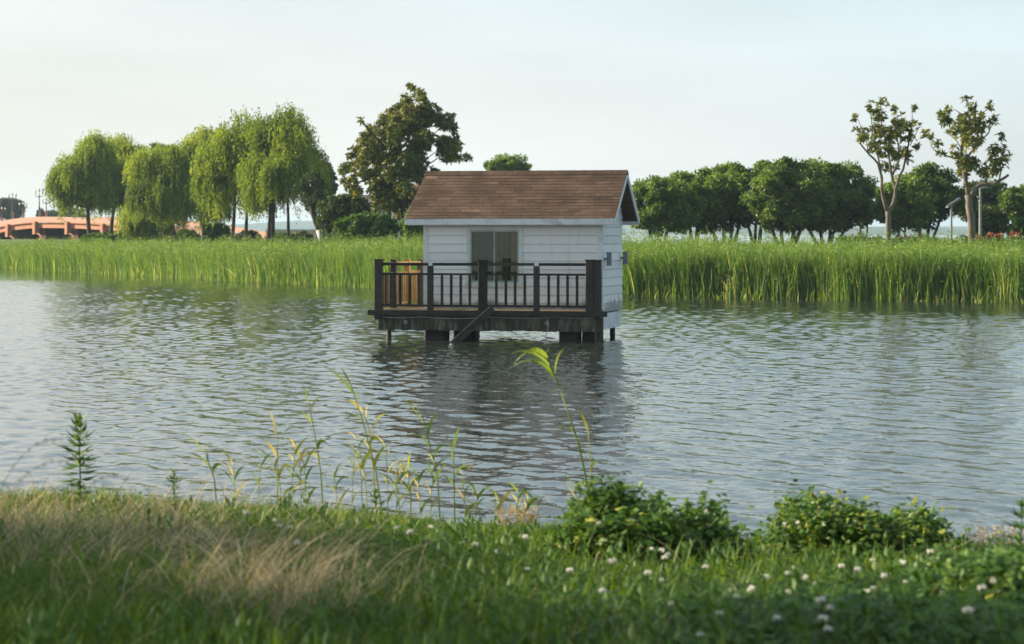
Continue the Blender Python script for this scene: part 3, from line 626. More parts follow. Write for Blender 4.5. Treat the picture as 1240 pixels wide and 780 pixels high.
# lamp posts at right
Y = 106; b_ = W(1152,290,Y); gz = float(land_z(np.array(b_[0]), np.array(Y)))
root = thing('solar_lamp', (b_[0],Y,gz), 'pale lamp post with a tilted solar panel between the magnolias', 'lamp post')
ht = W(1152,249,Y)[2]-gz
MB().tube([(0,0,-.1),(0,0,ht)], [.055,.05], 10).lathe([(.11,0),(.11,.25),(.06,.3)], 10).obj('pole', M['pole'], root)
MB().beam((-.18,0,ht-.02),(.36,0,ht+.33),.5,.04).obj('solar_panel', M['panel'], root); MB().beam((-.2,.0,ht-.085),(.38,0,ht+.29),.54,.035).obj('panel_frame', M['pole'], root)
Y = 108; b_ = W(1187,290,Y); gz = float(land_z(np.array(b_[0]), np.array(Y)))
root = thing('street_lamp', (b_[0],Y,gz), 'tall slim lamp post with a short flat arm right of the pale trunk', 'lamp post')
ht = W(1187,227,Y)[2]-gz
MB().tube([(0,0,-.1),(0,0,ht*.8),(0,0,ht)], [.07,.055,.04], 10).lathe([(.08,ht*.76),(.08,ht*.79)], 10).obj('pole', M['pole'], root)
MB().beam((-.05,0,ht),(.32,0,ht+.03),.06,.05).obj('arm', M['pole'], root); MB().beam((-.12,0,ht*.83),(.12,0,ht*.83),.05,.05).obj('crossbar', M['pole'], root); MB().box(.12,.42,-.09,.09,ht-.04,ht-.005).obj('lamp_head', M['fixture'], root)

# ------------------------------------------------------------------ bridge at left
YB = 225.0; TB = math.radians(42); bc, bs = math.cos(TB), math.sin(TB); BX = (48-620)/F*YB
def bz(px): return 262.5+(.0019 if px < 55 else .00052)*(px-55)**2*(1 if px > -20 else .8)
def bp(px, off=0.):                          # point of the bridge face seen at px; off metres further back across the deck
    k = (px-620)/F; x0 = BX+off*bs; y0 = YB+off*bc; q = (k*y0-x0)/(bc+k*bs); return x0+q*bc, y0-q*bs
BO = np.array([BX, YB, 0.])
root = thing('arch_bridge', tuple(BO), 'coral pink bridge with a gently humped deck at the left', 'bridge')
def bw_(px, y_, o_):
    x, Yq = bp(px); z = EYE-(y_-HOR)/F*Yq; return np.array([x+o_*bs, Yq+o_*bc, z])-BO
pxs = np.arange(-160, 262, 6)
def strip(name, top, bot, y0, y1, mat):
    m = MB()
    for a, b in zip(pxs[:-1], pxs[1:]):
        m.hexa([bw_(a,bz(a)+bot,y0),bw_(b,bz(b)+bot,y0),bw_(b,bz(b)+bot,y1),bw_(a,bz(a)+bot,y1),bw_(a,bz(a)+top,y0),bw_(b,bz(b)+top,y0),bw_(b,bz(b)+top,y1),bw_(a,bz(a)+top,y1)])
    return m.obj(name, mat, root)
strip('parapet', 0, 6.3, -.15, .2, M['bridge_pink']); strip('parapet', 0, 6.3, 7.3, 7.6, M['bridge_pink'])
strip('string_course', 6.5, 7.4, -.22, .25, M['bridge']); strip('deck_beam', 7.6, 13.6, -.06, 7.5, M['bridge'])
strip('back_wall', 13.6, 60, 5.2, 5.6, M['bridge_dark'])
for i, px in enumerate((-70,-28,12,45,84,127,170,215)):
    m = MB(); w_ = 1.5
    lo = [bw_(px-w_,bz(px)+21,-.42),bw_(px+w_,bz(px)+21,-.42),bw_(px+w_,bz(px)+21,.1),bw_(px-w_,bz(px)+21,.1)]; hi = [bw_(px-w_,bz(px)+5.5,-.42),bw_(px+w_,bz(px)+5.5,-.42),bw_(px+w_,bz(px)+5.5,.1),bw_(px-w_,bz(px)+5.5,.1)]
    m.hexa(lo+hi).obj('pilaster', M['bridge'], root)
    lo = [bw_(px-4,bz(px)+60,.6),bw_(px+4,bz(px)+60,.6),bw_(px+4,bz(px)+60,5.1),bw_(px-4,bz(px)+60,5.1)]; hi = [bw_(px-4,bz(px)+13.7,.6),bw_(px+4,bz(px)+13.7,.6),bw_(px+4,bz(px)+13.7,5.1),bw_(px-4,bz(px)+13.7,5.1)]
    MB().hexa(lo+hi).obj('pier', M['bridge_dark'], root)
    pts = [bw_(px+1+10*math.sin(a), bz(px)+20+14*(1-math.cos(a)), -.25) for a in np.linspace(0,1.45,9)]; pts.append(bw_(px+11.5, bz(px)+55, -.25))
    MB().tube(pts, .085, 6).obj('arch_rib', M['bridge'], root, smooth=True)
def bridge_lamp(px, top, off, label):
    x, Yl = bp(px, off); s_ = Yl/F; gz = EYE-(bz(px)-HOR)*s_
    o = thing('bridge_lamp', (x, Yl, gz-.02), label, 'street lamp', 'ornate lamps along the bridge')
    ht = EYE-(top-HOR)*s_-gz
    MB().box(-.11,.11,-.11,.11,-.15,ht*.2).box(-.15,.15,-.15,.15,ht*.2,ht*.24).obj('base', M['bridge_pink'], o)
    MB().lathe([(.09,ht*.24),(.06,ht*.34),(.045,ht*.68),(.08,ht*.69),(.03,ht*.72),(.03,ht*.8)], 10).obj('post', M['iron'], o)
    MB().tube([(-.34,0,ht*.78),(-.34,0,ht*.68),(0,0,ht*.68),(.34,0,ht*.68),(.34,0,ht*.78)], .032, 6).obj('arm', M['iron'], o)
    for gx, z in ((-.34,ht*.78),(.34,ht*.78),(0,ht*.82)):
        MB().lathe([(.04,z),(.075,z+.05),(.085,z+ht*.07),(.05,z+ht*.12),(.015,z+ht*.16)], 10, (gx,0,0)).obj('lamp', M['globe'], o, smooth=True)
bridge_lamp(15, 231, .1, 'ornate three armed bridge lamp in front of the dark distant tree')
bridge_lamp(47.5, 226, .1, 'tallest ornate bridge lamp over the hump of the bridge')
bridge_lamp(28, 244, 7.4, 'far side bridge lamp between the two tall near lamps')
bridge_lamp(56, 238, 7.4, 'far side bridge lamp just right of the tallest lamp')
bridge_lamp(2, 250, 7.4, 'short bridge lamp at the left edge of the picture')

# ------------------------------------------------------------------ buildings behind the trees
def building(px0, px1, Y, y0, label, roofmat, floors=2, gable=True):
    a = W(px0,290,Y)[0]; b = W(px1,290,Y)[0]; gz = 1.3; zt = W(0,y0,Y)[2]-gz
    root = thing('pale_building', (a, Y, gz), label, 'building'); wd = b-a
    MB().box(0,wd,0,8,-.3,zt).obj('wall', M['plaster'], root)
    if gable: MB().add([(-.4,-.4,zt),(wd+.4,-.4,zt),(wd+.4,8.4,zt),(-.4,8.4,zt),(-.2,4,zt+1.6),(wd+.2,4,zt+1.6)], [(3,2,1,0),(0,1,5,4),(2,3,4,5),(1,2,5),(3,0,4)]).obj('roof', roofmat, root)
    else: MB().box(-.3,wd+.3,-.3,8.3,zt,zt+.25).obj('roof', roofmat, root)
    nx = max(2, int(wd/2.1))
    for f in range(floors):
        for i in range(nx):
            x = wd*(i+.5)/nx; z = .7+f*(zt/floors)
            fr = MB().box(x-.55,x+.55,-.05,.0,z-.06,z+1.26).obj('window', M['trim'], root); MB().box(x-.48,x+.48,-.07,-.052,z,z+1.2).obj('pane', M['dark_glass'], fr)
building(384, 452, 196, 240, 'pale two storey building glimpsed left of the tall magnolia', M['pole'], 2, False)
building(456, 508, 190, 246, 'pale house with a brown roof glimpsed between the magnolia trunks', M['roof_tile'], 1)
Y = 178; a = W(322,290,Y)[0]; b = W(402,290,Y)[0]
root = thing('garden_wall', (a,Y,1.2), 'low pinkish wall glimpsed behind the willow trunks', 'wall')
MB().box(0,b-a,0,.25,-.2,W(0,279,Y)[2]-1.2).obj('wall_body', M['pinkwall'], root); MB().box(-.05,b-a+.05,-.04,.29,W(0,279,Y)[2]-1.2,W(0,277.6,Y)[2]-1.2).obj('coping', M['plaster'], root)

# ------------------------------------------------------------------ the hut
A = math.radians(13); HX, HY = 1.90, 51.5
hut = thing('lake_hut', (HX, HY, 0), 'white wooden hut with brown shingle roof on piles in the water', 'hut', rz=-A)
UL = -3.88; D = 2.4; ZE = 2.60; SL = .703; OV = .25; ZR = ZE+(D/2+OV)*SL
rng = np.random.default_rng(90)
def zroof(v): return ZE+(min(v, D-v)+OV)*SL
def lap(m, p, ax, out, u0a, u1a, u0b, u1b, z0, z1):     # one lap board: bottom edge u0a..u1a at z0, top edge u0b..u1b at z1
    p = np.array(p); ax = np.array(ax); out = np.array(out); Z = np.array([0,0,1.])
    q = lambda u, z, o_: p+ax*u+out*o_+Z*z
    m.hexa([q(u0a,z0+.007,.030), q(u1a,z0+.007,.030), q(u1a,z0+.007,0), q(u0a,z0+.007,0), q(u0b,z1,.014), q(u1b,z1,.014), q(u1b,z1,0), q(u0b,z1,0)], float(rng.uniform(.2,1)))
RH = .182; ZF = .58
WX0, WX1, WZ0, WZ1 = -2.94, -1.715, 1.165, 2.41
core = MB().box(UL+.02,-.02,.02,D-.02,ZF,2.62)
core.add([(-.02,.02,2.62),(-.02,D-.02,2.62),(-.02,D/2,ZR-.09),(UL+.02,.02,2.62),(UL+.02,D-.02,2.62),(UL+.02,D/2,ZR-.09)], [(0,1,2),(5,4,3),(0,2,5,3),(2,1,4,5)])
wall = core.obj('wall', M['sheathing'], hut)
bw = MB(); fw = MB(); gw = MB(); lw = MB(); z = ZF
while z < ZR-.1:
    z1 = min(z+RH, ZR-.1)
    if z < 2.62:
        zz = min(z1, 2.64)
        if z1 > WZ0+.02 and z < WZ1-.02:
            lap(fw,(0,0,0),(1,0,0),(0,-1,0),UL+.06,WX0+.01,UL+.06,WX0+.01,z,zz); lap(fw,(0,0,0),(1,0,0),(0,-1,0),WX1-.01,-.06,WX1-.01,-.06,z,zz)
            if z < WZ0: lap(fw,(0,0,0),(1,0,0),(0,-1,0),WX0+.01,WX1-.01,WX0+.01,WX1-.01,z,WZ0)
            if zz > WZ1: lap(fw,(0,0,0),(1,0,0),(0,-1,0),WX0+.01,WX1-.01,WX0+.01,WX1-.01,WZ1,zz)
        else: lap(fw,(0,0,0),(1,0,0),(0,-1,0),UL+.06,-.06,UL+.06,-.06,z,zz)
        lap(bw,(0,D,0),(-1,0,0),(0,1,0),0,-UL,0,-UL,z,zz)
    def lim(zq):
        v = max(0.02, (zq+.07-ZE)/SL-OV); return v, D-v
    a0, b0 = lim(z); a1, b1 = lim(z1)
    if b1 > a1:
        lap(gw,(0,0,0),(0,1,0),(1,0,0),a0,b0,a1,b1,z,z1); lap(lw,(UL,D,0),(0,-1,0),(-1,0,0),a0,b0,a1,b1,z,z1)
    z += RH
fw.obj('siding', M['siding'], wall); bw.obj('siding', M['siding'], wall); gw.obj('siding', M['siding'], wall); lw.obj('siding', M['siding'], wall)
MB().box(-.075,.032,-.034,-.002,ZF-.02,2.62).obj('corner_trim', M['trim'], wall); MB().box(UL-.032,UL+.075,-.034,-.002,ZF-.02,2.62).obj('corner_trim', M['trim'], wall)
MB().box(.0,.030,.0,.07,ZF-.02,2.66).obj('corner_trim', M['trim'], wall)
# roof
roof = MB()
def slab(v0, z0, v1, z1, th, ul0, ul1, ur, m):
    m.hexa([(ul0,v0,z0-th),(ur,v0,z0-th),(ur,v1,z1-th),(ul1,v1,z1-th),(ul0,v0,z0),(ur,v0,z0),(ur,v1,z1),(ul1,v1,z1)])
E0, E1, UR = UL-.36, UL-.27, .33
slab(-OV, ZE-.02, D/2, ZR-.02, .05, E0, E1, UR, roof)
roof.hexa([(E0,D+OV,ZE-.07),(E1,D/2,ZR-.07),(UR,D/2,ZR-.07),(UR,D+OV,ZE-.07),(E0,D+OV,ZE-.02),(E1,D/2,ZR-.02),(UR,D/2,ZR-.02),(UR,D+OV,ZE-.02)])
ro = roof.obj('roof', M['soffit'], hut)
sh = MB(); NC = 15; dirv = np.array([0, D/2+OV, ZR-ZE]); Ls = np.linalg.norm(dirv); dirv /= Ls; nrm = np.array([0,-dirv[2],dirv[1]])
ce = Ls/NC
for side in (0,1):
    for c in range(NC):
        s0 = c*ce-.03; s1 = (c+1)*ce+.02; f = c/NC; u = E0-.02+(E1-E0)*f-random.random()*.2; uend = UR+.02; first = True
        while u < uend:
            wd = random.choice((.2,.27,.33,.4,.5)); ua = max(u, E0-.02+(E1-E0)*f); ub = min(u+wd-.006, uend)
            if ub-ua > .03:
                lift = .006+random.uniform(0,.004); j = random.uniform(-.006,.006)
                def q(uu, s, h):
                    p = np.array([uu,-OV,ZE])+dirv*s+nrm*h
                    return (p[0], p[1] if side == 0 else D-p[1], p[2])
                pts = [q(ua,s0+j,.004),q(ub,s0+j,.004),q(ub,s1,-.006),q(ua,s1,-.006),q(ua,s0+j,lift+.004),q(ub,s0+j,lift+.004),q(ub,s1,.004),q(ua,s1,.004)]
                if side: pts = [pts[i] for i in (1,0,3,2,5,4,7,6)]
                tt = random.gauss(.45,.13); tt = tt+.25 if random.random() < .04 else tt
                sh.hexa(pts, min(1,max(0,tt)))
            u += wd
sh.obj('shingles', M['shingle'], ro)
rc = MB(); u = E1-.03
while u < UR:
    wd = .26; ub = min(u+wd, UR+.03)
    rc.add([(u,D/2-.12,ZR-.065),(ub,D/2-.12,ZR-.062),(ub,D/2,ZR+.032),(u,D/2,ZR+.03),(ub,D/2+.12,ZR-.062),(u,D/2+.12,ZR-.065),(u,D/2-.12,ZR-.085),(ub,D/2-.12,ZR-.085),(u,D/2+.12,ZR-.085),(ub,D/2+.12,ZR-.085)],
           [(0,1,2,3),(3,2,4,5),(6,7,1,0),(9,8,5,4),(6,0,3,5,8),(7,9,4,2,1)], random.uniform(.1,.6)); u += wd
rc.obj('ridge_cap', M['shingle'], ro)
MB().box(E0+.01,UR-.01,-OV-.025,-OV+.012,ZE-.145,ZE-.012).obj('fascia', M['trim'], ro); MB().box(E0+.01,UR-.01,D+OV-.012,D+OV+.025,ZE-.145,ZE-.012).obj('fascia', M['trim'], ro)
sf = MB().box(E0+.03,UR-.03,-OV+.014,-.036,ZE-.155,ZE-.135); sf.obj('soffit', M['trim'], ro)
for ue, sgn, un in ((UR,1,UR),(E0,-1,E1)):
    for s in (0,1):
        v0 = -OV-.02 if s == 0 else D+OV+.02; z0 = ZE-.01; x0 = ue; x1 = un
        a_ = [(x0,v0,z0-.13),(x1,D/2,ZR-.14),(x1,D/2,ZR-.015),(x0,v0,z0)]
        o_ = [(p[0]+sgn*.03,p[1],p[2]) for p in a_]
        P8 = a_+o_
        bb = MB().add(P8, [(0,1,2,3),(7,6,5,4),(0,4,5,1),(1,5,6,2),(2,6,7,3),(3,7,4,0)]); bb.obj('barge_board', M['trim'], ro)
# eave return closing the box at the right front corner
MB().add([(.034,-OV+.014,ZE-.14),(.034,-.002,ZE-.14),(.034,-.002,ZE+.06),(.034,-OV+.014,ZE-.07),(UR-.004,-OV+.014,ZE-.14),(UR-.004,-.002,ZE-.14),(UR-.004,-.002,ZE+.06),(UR-.004,-OV+.014,ZE-.07)],
         [(0,1,2,3),(7,6,5,4),(0,4,5,1),(1,5,6,2),(2,6,7,3),(3,7,4,0)]).obj('eave_return', M['trim'], ro)
# window
wn = MB(); f = .075
wn.box(WX0,WX0+f,-.05,.02,WZ0,WZ1).box(WX1-f,WX1,-.05,.02,WZ0,WZ1).box(WX0+f,WX1-f,-.05,.02,WZ1-f,WZ1).box(WX0-.03,WX1+.03,-.07,.02,WZ0-.045,WZ0+.05)
win = wn.obj('window', M['winframe'], hut)
mc = (WX0+WX1)/2
for x0, x1, dy in ((WX0+f, mc+.02, -.018), (mc-.02, WX1-f, -.034)):
    s_ = MB(); g = .035
    s_.box(x0,x0+g,dy-.012,dy+.012,WZ0+.052,WZ1-f).box(x1-g,x1,dy-.012,dy+.012,WZ0+.052,WZ1-f).box(x0+g,x1-g,dy-.012,dy+.012,WZ0+.052,WZ0+.052+g).box(x0+g,x1-g,dy-.012,dy+.012,WZ1-f-g,WZ1-f)
    s_.obj('sash', M['sash'], win)
    MB().box(x0+g,x1-g,dy-.003,dy+.003,WZ0+.052+g,WZ1-f-g).obj('pane', M['glass'], win)
MB().box(WX0+f,mc,-.002,.012,WZ0+.052,WZ1-f).obj('curtain', M['curtain'], win)
bl = MB(); nb = 9
for i in range(nb):
    xa = mc+.005+(WX1-f-mc-.005)*i/nb; xb = mc+.005+(WX1-f-mc-.005)*(i+1)/nb
    bl.hexa([(xa,-.006,WZ0+.052),(xb-.004,.001,WZ0+.052),(xb-.004,.01,WZ0+.052),(xa,.01,WZ0+.052),(xa,-.006,WZ1-f),(xb-.004,.001,WZ1-f),(xb-.004,.01,WZ1-f),(xa,.01,WZ1-f)], random.random())
bl.obj('blind', M['blind'], win)
# base skirt under the gable wall, and deck
MB().box(-.03,.012,.0,2.28,.21,.555).obj('base_skirt', M['trim'], hut); MB().box(UL+.05,-.032,2.2,2.26,.24,.53).obj('base_skirt', M['siding'], hut)
MB().box(UL-.85,.03,-1.16,-.0,.533,.60).obj('deck_frame', M['wood'], hut); MB().box(UL-.85,UL-.0,0.002,2.4,.533,.60).obj('deck_frame', M['wood'], hut); MB().box(UL+.002,-.04,.002,2.18,.533,.575).obj('floor_frame', M['wood'], hut)
dk = MB(); v = -1.2
while v < -.04:
    dk.box(UL-.88,.30 if v < -.99 else .04,v,v+.094,.603,.645+random.uniform(-.003,.003),random.random()); v += .1
v = -.02
while v < 2.4:
    dk.box(UL-.88,UL-.04,v,v+.094,.603,.645+random.uniform(-.003,.003),random.random()); v += .1
deck = dk.obj('deck', M['deck'], hut)
MB().box(UL-.93,.36,-1.245,-1.203,.535,.642).obj('edge_board', M['wood'], deck)
MB().box(UL-.935,UL-.89,-1.2,2.4,.535,.642).obj('edge_board', M['wood'], deck)
sk = MB(); u = UL-.72
while u < .22:
    wd = random.uniform(.13,.19); sk.box(u,min(u+wd,.25)-.006,-1.12+random.uniform(0,.008),-1.09,.215+random.uniform(-.008,.012),.53,random.random()); u += wd
sk.box(UL-.74,.25,-1.085,-1.06,.23,.53,.1)
sk.obj('skirt', M['skirt'], hut)
sk2 = MB().box(.0,.03,-1.06,-.03,.23,.53,.5); sk2.obj('skirt', M['skirt'], hut)
# railing
rail = thing('railing', (0,0,0), None, None); rail.parent = hut
rl = MB()
fu = [(-4.60,.16,1.70),(-3.465,.115,1.585),(-2.322,.17,1.70),(-1.163,.115,1.585),(-.02,.16,1.70)]
def post(u, v, wd, zt, mat='wood', zb=.5):
    m = MB().box(u-wd/2,u+wd/2,v-wd/2,v+wd/2,zb,zt,random.random(),.008)
    if wd > .14: m.box(u-wd/2-.012,u+wd/2+.012,v-wd/2-.012,v+wd/2+.012,zt,zt+.025)
    return m.obj('post', M[mat], rail)
for u, wd, zt in fu: post(u, -1.12, wd, zt, zb=.44 if u < -4 else .6)
post(.135, -1.10, .15, 1.695); post(-.08, -.12, .10, 1.66)
for i in range(4):
    ua = fu[i][0]+fu[i][1]/2; ub = fu[i+1][0]-fu[i+1][1]/2
    sag = random.uniform(-.006,.006)
    for b_ in ((-1.17,-1.07,1.585+sag,1.645+sag),(-1.145,-1.095,1.385,1.43),(-1.145,-1.095,.715,.765)): MB().box(ua,ub,*b_,random.random()).obj('rail', M['wood'], rail)
    for k in range(4):
        uc = ua+(ub-ua)*(k+1)/5+random.uniform(-.008,.008)
        MB().box(uc-.026,uc+.026,-1.14,-1.10,.763,1.387,random.random()).obj('baluster', M['wood'], rail)
SU = -4.62
for v, zt, mat in ((.12,1.70,'wood'),(1.22,1.70,'wood_sun_tint'),(2.33,1.68,'wood')): post(SU, v, .13, zt, mat)
vs = [-1.04,.055,.185,1.155,1.285,2.265]
for i in range(3):
    va, vb = vs[2*i], vs[2*i+1]; mat = 'wood' if i == 0 else 'wood_sun_tint'
    for b_, z_ in ((.04,(1.585,1.645)),(.025,(1.385,1.43)),(.025,(.715,.765))): MB().box(SU-b_,SU+b_,va,vb,*z_,random.random()).obj('rail', M[mat], rail)
    for k in range(5):
        vc = va+(vb-va)*(k+1)/6
        MB().box(SU-.02,SU+.02,vc-.026,vc+.026,.763,1.387,random.random()).obj('baluster', M['wood_sun_tint' if k % 2 or i else 'wood'], rail)
# the rear return: slatted panel with sunlight painted into its wood colour
for z_ in ((1.40,1.51),(1.525,1.64),(.72,.78)): MB().box(SU+.065,UL-.01,2.30,2.36,*z_,random.random()).obj('rail', M['wood_sun_tint'], rail)
for k in range(7):
    uc = SU+.09+(UL-.02-SU-.09)*(k+.5)/7; MB().box(uc-.03,uc+.03,2.315,2.345,.778,1.402,random.random()).obj('baluster', M['wood_sun_tint'], rail)
for b_, z_ in ((.04,(1.585,1.645)),(.025,(1.385,1.43)),(.025,(.715,.765))): MB().box(-.06-b_,-.06+b_,-1.02,-.17,*z_,random.random()).obj('rail', M['wood'], rail)
for k in range(4):
    vc = -1.02+.85*(k+1)/5; MB().box(-.08,-.04,vc-.025,vc+.025,.763,1.387).obj('baluster', M['wood'], rail)
# piles and footings
for u, v, r in ((-4.42,-.98,.055),(.17,-.98,.065),(-4.42,2.1,.055),(-.15,2.1,.06)): MB().tube([(u,v,-1),(u,v,.54)], r, 10).obj('pile', M['wood'], hut, smooth=True)
for u0, u1, v0, v1 in ((-3.62,-3.2,-.95,-.5),(-3.1,-2.85,-.6,-.2),(-.72,-.32,-.95,-.5),(-.26,.02,-.8,-.4),(-3.5,-3.1,1.4,1.8),(-.7,-.3,1.4,1.8)): MB().box(u0,u1,v0,v1,-1,.535,.5,.02).obj('footing', M['concrete'], hut)
for u in (-4.0,-.93):
    MB().tube([(u,-1.123,.385),(u,-1.15,.385),(u,-1.16,.385)], [.05,.05,.03], 14).obj('round_light', M['fixture'], hut, smooth=False)
for v in (.17, 2.12):
    m_ = MB().lathe([(.045,1.58),(.055,1.585),(.055,1.865),(.045,1.87)], 16, (.14,v,0)).obj('wall_lamp', M['fixture'], hut, smooth=False)
    MB().box(.02,.09,v-.02,v+.02,1.70,1.75).obj('bracket', M['fixture'], m_)
cab = MB(); pts = []
for i in range(60):
    u = -4.65+4.9*i/59; pts.append((u,-1.15,.515-.03*abs(math.sin(i*.21+.6*math.sin(i*.11)))-.012*math.sin(i*.09)))
cab.tube(pts, .008, 5).obj('cable', M['cable'], hut); MB().tube([(-.93,-1.15,.49),(-.90,-1.16,.3),(-.96,-1.15,.1),(-.95,-1.1,-.1)], .008, 5).obj('cable', M['cable'], hut); cab = MB().tube([(-2.95,-1.13,.22),(-2.95,-1.12,-.1)], .007, 5)
cab.obj('cable', M['cable'], hut)
# leaning plank
pk = thing('plank', (0,0,0), 'dark plank leaning from the water up to the deck edge of the hut', 'plank')
def hw(u, v, z): return np.array([HX+u*math.cos(A)+v*math.sin(A), HY-u*math.sin(A)+v*math.cos(A), z])
pk.location = hw(-2.72,-1.34,0)
a_ = hw(-2.93,-1.60,-.12)-hw(-2.72,-1.34,0); b_ = hw(-2.06,-1.31,.70)-hw(-2.72,-1.34,0)
MB().beam(a_, b_, .06, .15, .6).obj('board', M['wood'], pk)

# ------------------------------------------------------------------ the near bank
ex = np.array([-6,-3.3,-2.4,-1.6,-.75,-.3,.3,1.4,3.2,6]); ez = np.array([.70,.70,.69,.64,.575,.50,.485,.42,.38,.36])
def near_z(x, y):
    e = np.interp(x, ex, ez); n = np.interp(y, [2,8,11], [.92,.86,.70])
    lump = .03*np.sin(x*2.1+y)*np.sin(y*1.3+.5)+.015*np.sin(x*5+2)*np.sin(y*4)
    k = np.clip((y-8)/6.4, 0, 1); base = .86*(1-k)+e*k
    base = np.where(y < 8, .86+(8-y)*.01, base)
    d = np.clip(y-14.4, 0, 4); drop = np.interp(d, [0,.25,.7,1.5,2.6,4], [0,-.05,-.28,-.62,-.95,-1.3])
    return base+lump+drop
nx_, ny_ = 190, 110
gx = np.linspace(-16, 9, nx_); gy = np.linspace(2.5, 17.6, ny_)
GX, GY = np.meshgrid(gx, gy, indexing='ij'); GZ = near_z(GX, GY)
V = np.stack([GX, GY, GZ], -1).reshape(-1,3)
Fc = np.array([[i*ny_+j, (i+1)*ny_+j, (i+1)*ny_+j+1, i*ny_+j+1] for i in range(nx_-1) for j in range(ny_-1)])
tag(mesh_obj('near_bank_ground', V, Fc, M['soil'], smooth=True), kind='structure')
def scatter(n, y0, y1, wfac=.245, fn=None, rng=RNG):
    y = np.sqrt(rng.uniform(y0*y0, y1*y1, n)); x = rng.uniform(-1,1,n)*wfac*y
    if fn is not None:
        k = rng.random(n) < fn(x, y); x, y = x[k], y[k]
    return x, y
def P3(x, y, dz=0.): return np.stack([x, y, near_z(x, y)+dz], 1)
def gauss(x, y, cx, cy, sx, sy): return np.exp(-((x-cx)/sx)**2-((y-cy)/sy)**2)
def straw_w(x, y): return np.clip((.35+.75*vnoise(x*2.2,y*1.6,4))*gauss(x,y,-2.6,12.4,1.1,1.4)+(.45+1.5*vnoise(x*4.5,y*3,8))*gauss(x,y,-.98,9.5,.36,.7)+.4*gauss(x,y,-1.9,10.8,.35,.45)+.6*gauss(x,y,-1.5,11.4,.5,.7)+.25*gauss(x,y,-1.7,9.0,.6,.5), 0, 1)
def lush_w(x, y): return np.clip(1.2*gauss(x,y,-1.9,8.6,1.0,1.0), 0, 1)
def clover_w(x, y): return np.clip(1.2*gauss(x,y,1.5,8.6,1.05,1.3)+.8*gauss(x,y,2.6,10.5,.9,1.5)+.5*gauss(x,y,.4,10.2,.7,.9)+.35*gauss(x,y,-.6,12.4,.8,.9), 0, 1)
def lawn_w(x, y): return np.clip(1.2*gauss(x,y,1.9,12.6,1.1,1.0), 0, 1)
def near_grass():
    parts = []
    def add(x, y, H, Wd, lean, curl, tint, segs=3, sink=.01):
        n = len(x); V, Fc = blades(P3(x,y,-sink), RNG.uniform(0,2*np.pi,n), lean, H, Wd, curl, segs, 2., RNG.normal(0,.5,n)); parts.append((V, Fc, np.repeat(np.clip(tint,0,1), segs)))
    # short turf everywhere
    x, y = scatter(95000, 6.2, 14.75, fn=lambda x,y: 1-.92*straw_w(x,y)-.8*clover_w(x,y)*(1-lawn_w(x,y)))
    n = len(x); pat = .5+.5*np.sin(x*3.1+np.sin(y*2)*1.7)*np.sin(y*2.7+x)
    add(x, y, RNG.uniform(.045,.10,n)*(1+.5*pat)*(1-.6*lawn_w(x,y)), RNG.uniform(.0035,.007,n), RNG.uniform(.1,.7,n), RNG.uniform(0,.3,n), .28+.22*pat+RNG.normal(0,.13,n)+.12*lawn_w(x,y)+np.where(RNG.random(n)<.05,.5,0))
    # turf beyond both sides of the picture
    n = 80000; y = RNG.uniform(4.5, 14.9, n); x = RNG.choice([-1,1], n)*(.235*y+RNG.uniform(0, 4.2, n)); n = len(x); pat = vnoise(x*1.3, y*1.3, 31)
    add(x, y, RNG.uniform(.05,.13,n)*(1+.6*pat), RNG.uniform(.005,.009,n), RNG.uniform(.1,.7,n), RNG.uniform(0,.3,n), .25+.3*pat+RNG.normal(0,.13,n))
    n = 26000; y = RNG.uniform(2.6, 6.4, n); x = RNG.uniform(-3, 3, n)
    add(x, y, RNG.uniform(.05,.13,n), RNG.uniform(.005,.009,n), RNG.uniform(.1,.7,n), RNG.uniform(0,.3,n), .4+RNG.normal(0,.14,n))
    n = 16000; y = RNG.uniform(14.5, 15.5, n); x = RNG.uniform(-8, 8, n)
    add(x, y, RNG.uniform(.05,.14,n), RNG.uniform(.005,.008,n), RNG.uniform(.1,.7,n), RNG.uniform(0,.3,n), .4+RNG.normal(0,.14,n))
    # the brow of the bank
    x, y = scatter(26000, 13.9, 15.0, fn=lambda x,y: 1-.3*straw_w(x,y)); n = len(x)
    add(x, y, RNG.uniform(.025,.06,n), RNG.uniform(.004,.007,n), RNG.uniform(.1,.7,n), RNG.uniform(0,.3,n), .45+RNG.normal(0,.14,n))
    # lush fine grass at lower left
    x, y = scatter(52000, 6.4, 11.0, fn=lush_w); n = len(x)
    add(x, y, RNG.uniform(.10,.24,n), RNG.uniform(.003,.006,n), RNG.uniform(.15,.8,n), RNG.uniform(0,.35,n), .25+RNG.normal(0,.13,n), 4)
    # taller loose blades
    x, y = scatter(4800, 6.6, 13.0, fn=lambda x,y: 1-.8*straw_w(x,y)-.6*lawn_w(x,y)); n = len(x)
    add(x, y, RNG.uniform(.12,.27,n), RNG.uniform(.006,.012,n), RNG.uniform(.1,.6,n), RNG.uniform(0,.3,n), .5+RNG.normal(0,.12,n), 4)
    V, Fc, T = join(parts)
    tag(mesh_obj('bank_grass', V, Fc, M['grass'], tint=T), 'green grass covering the near bank', 'grass', kind='stuff')
near_grass()
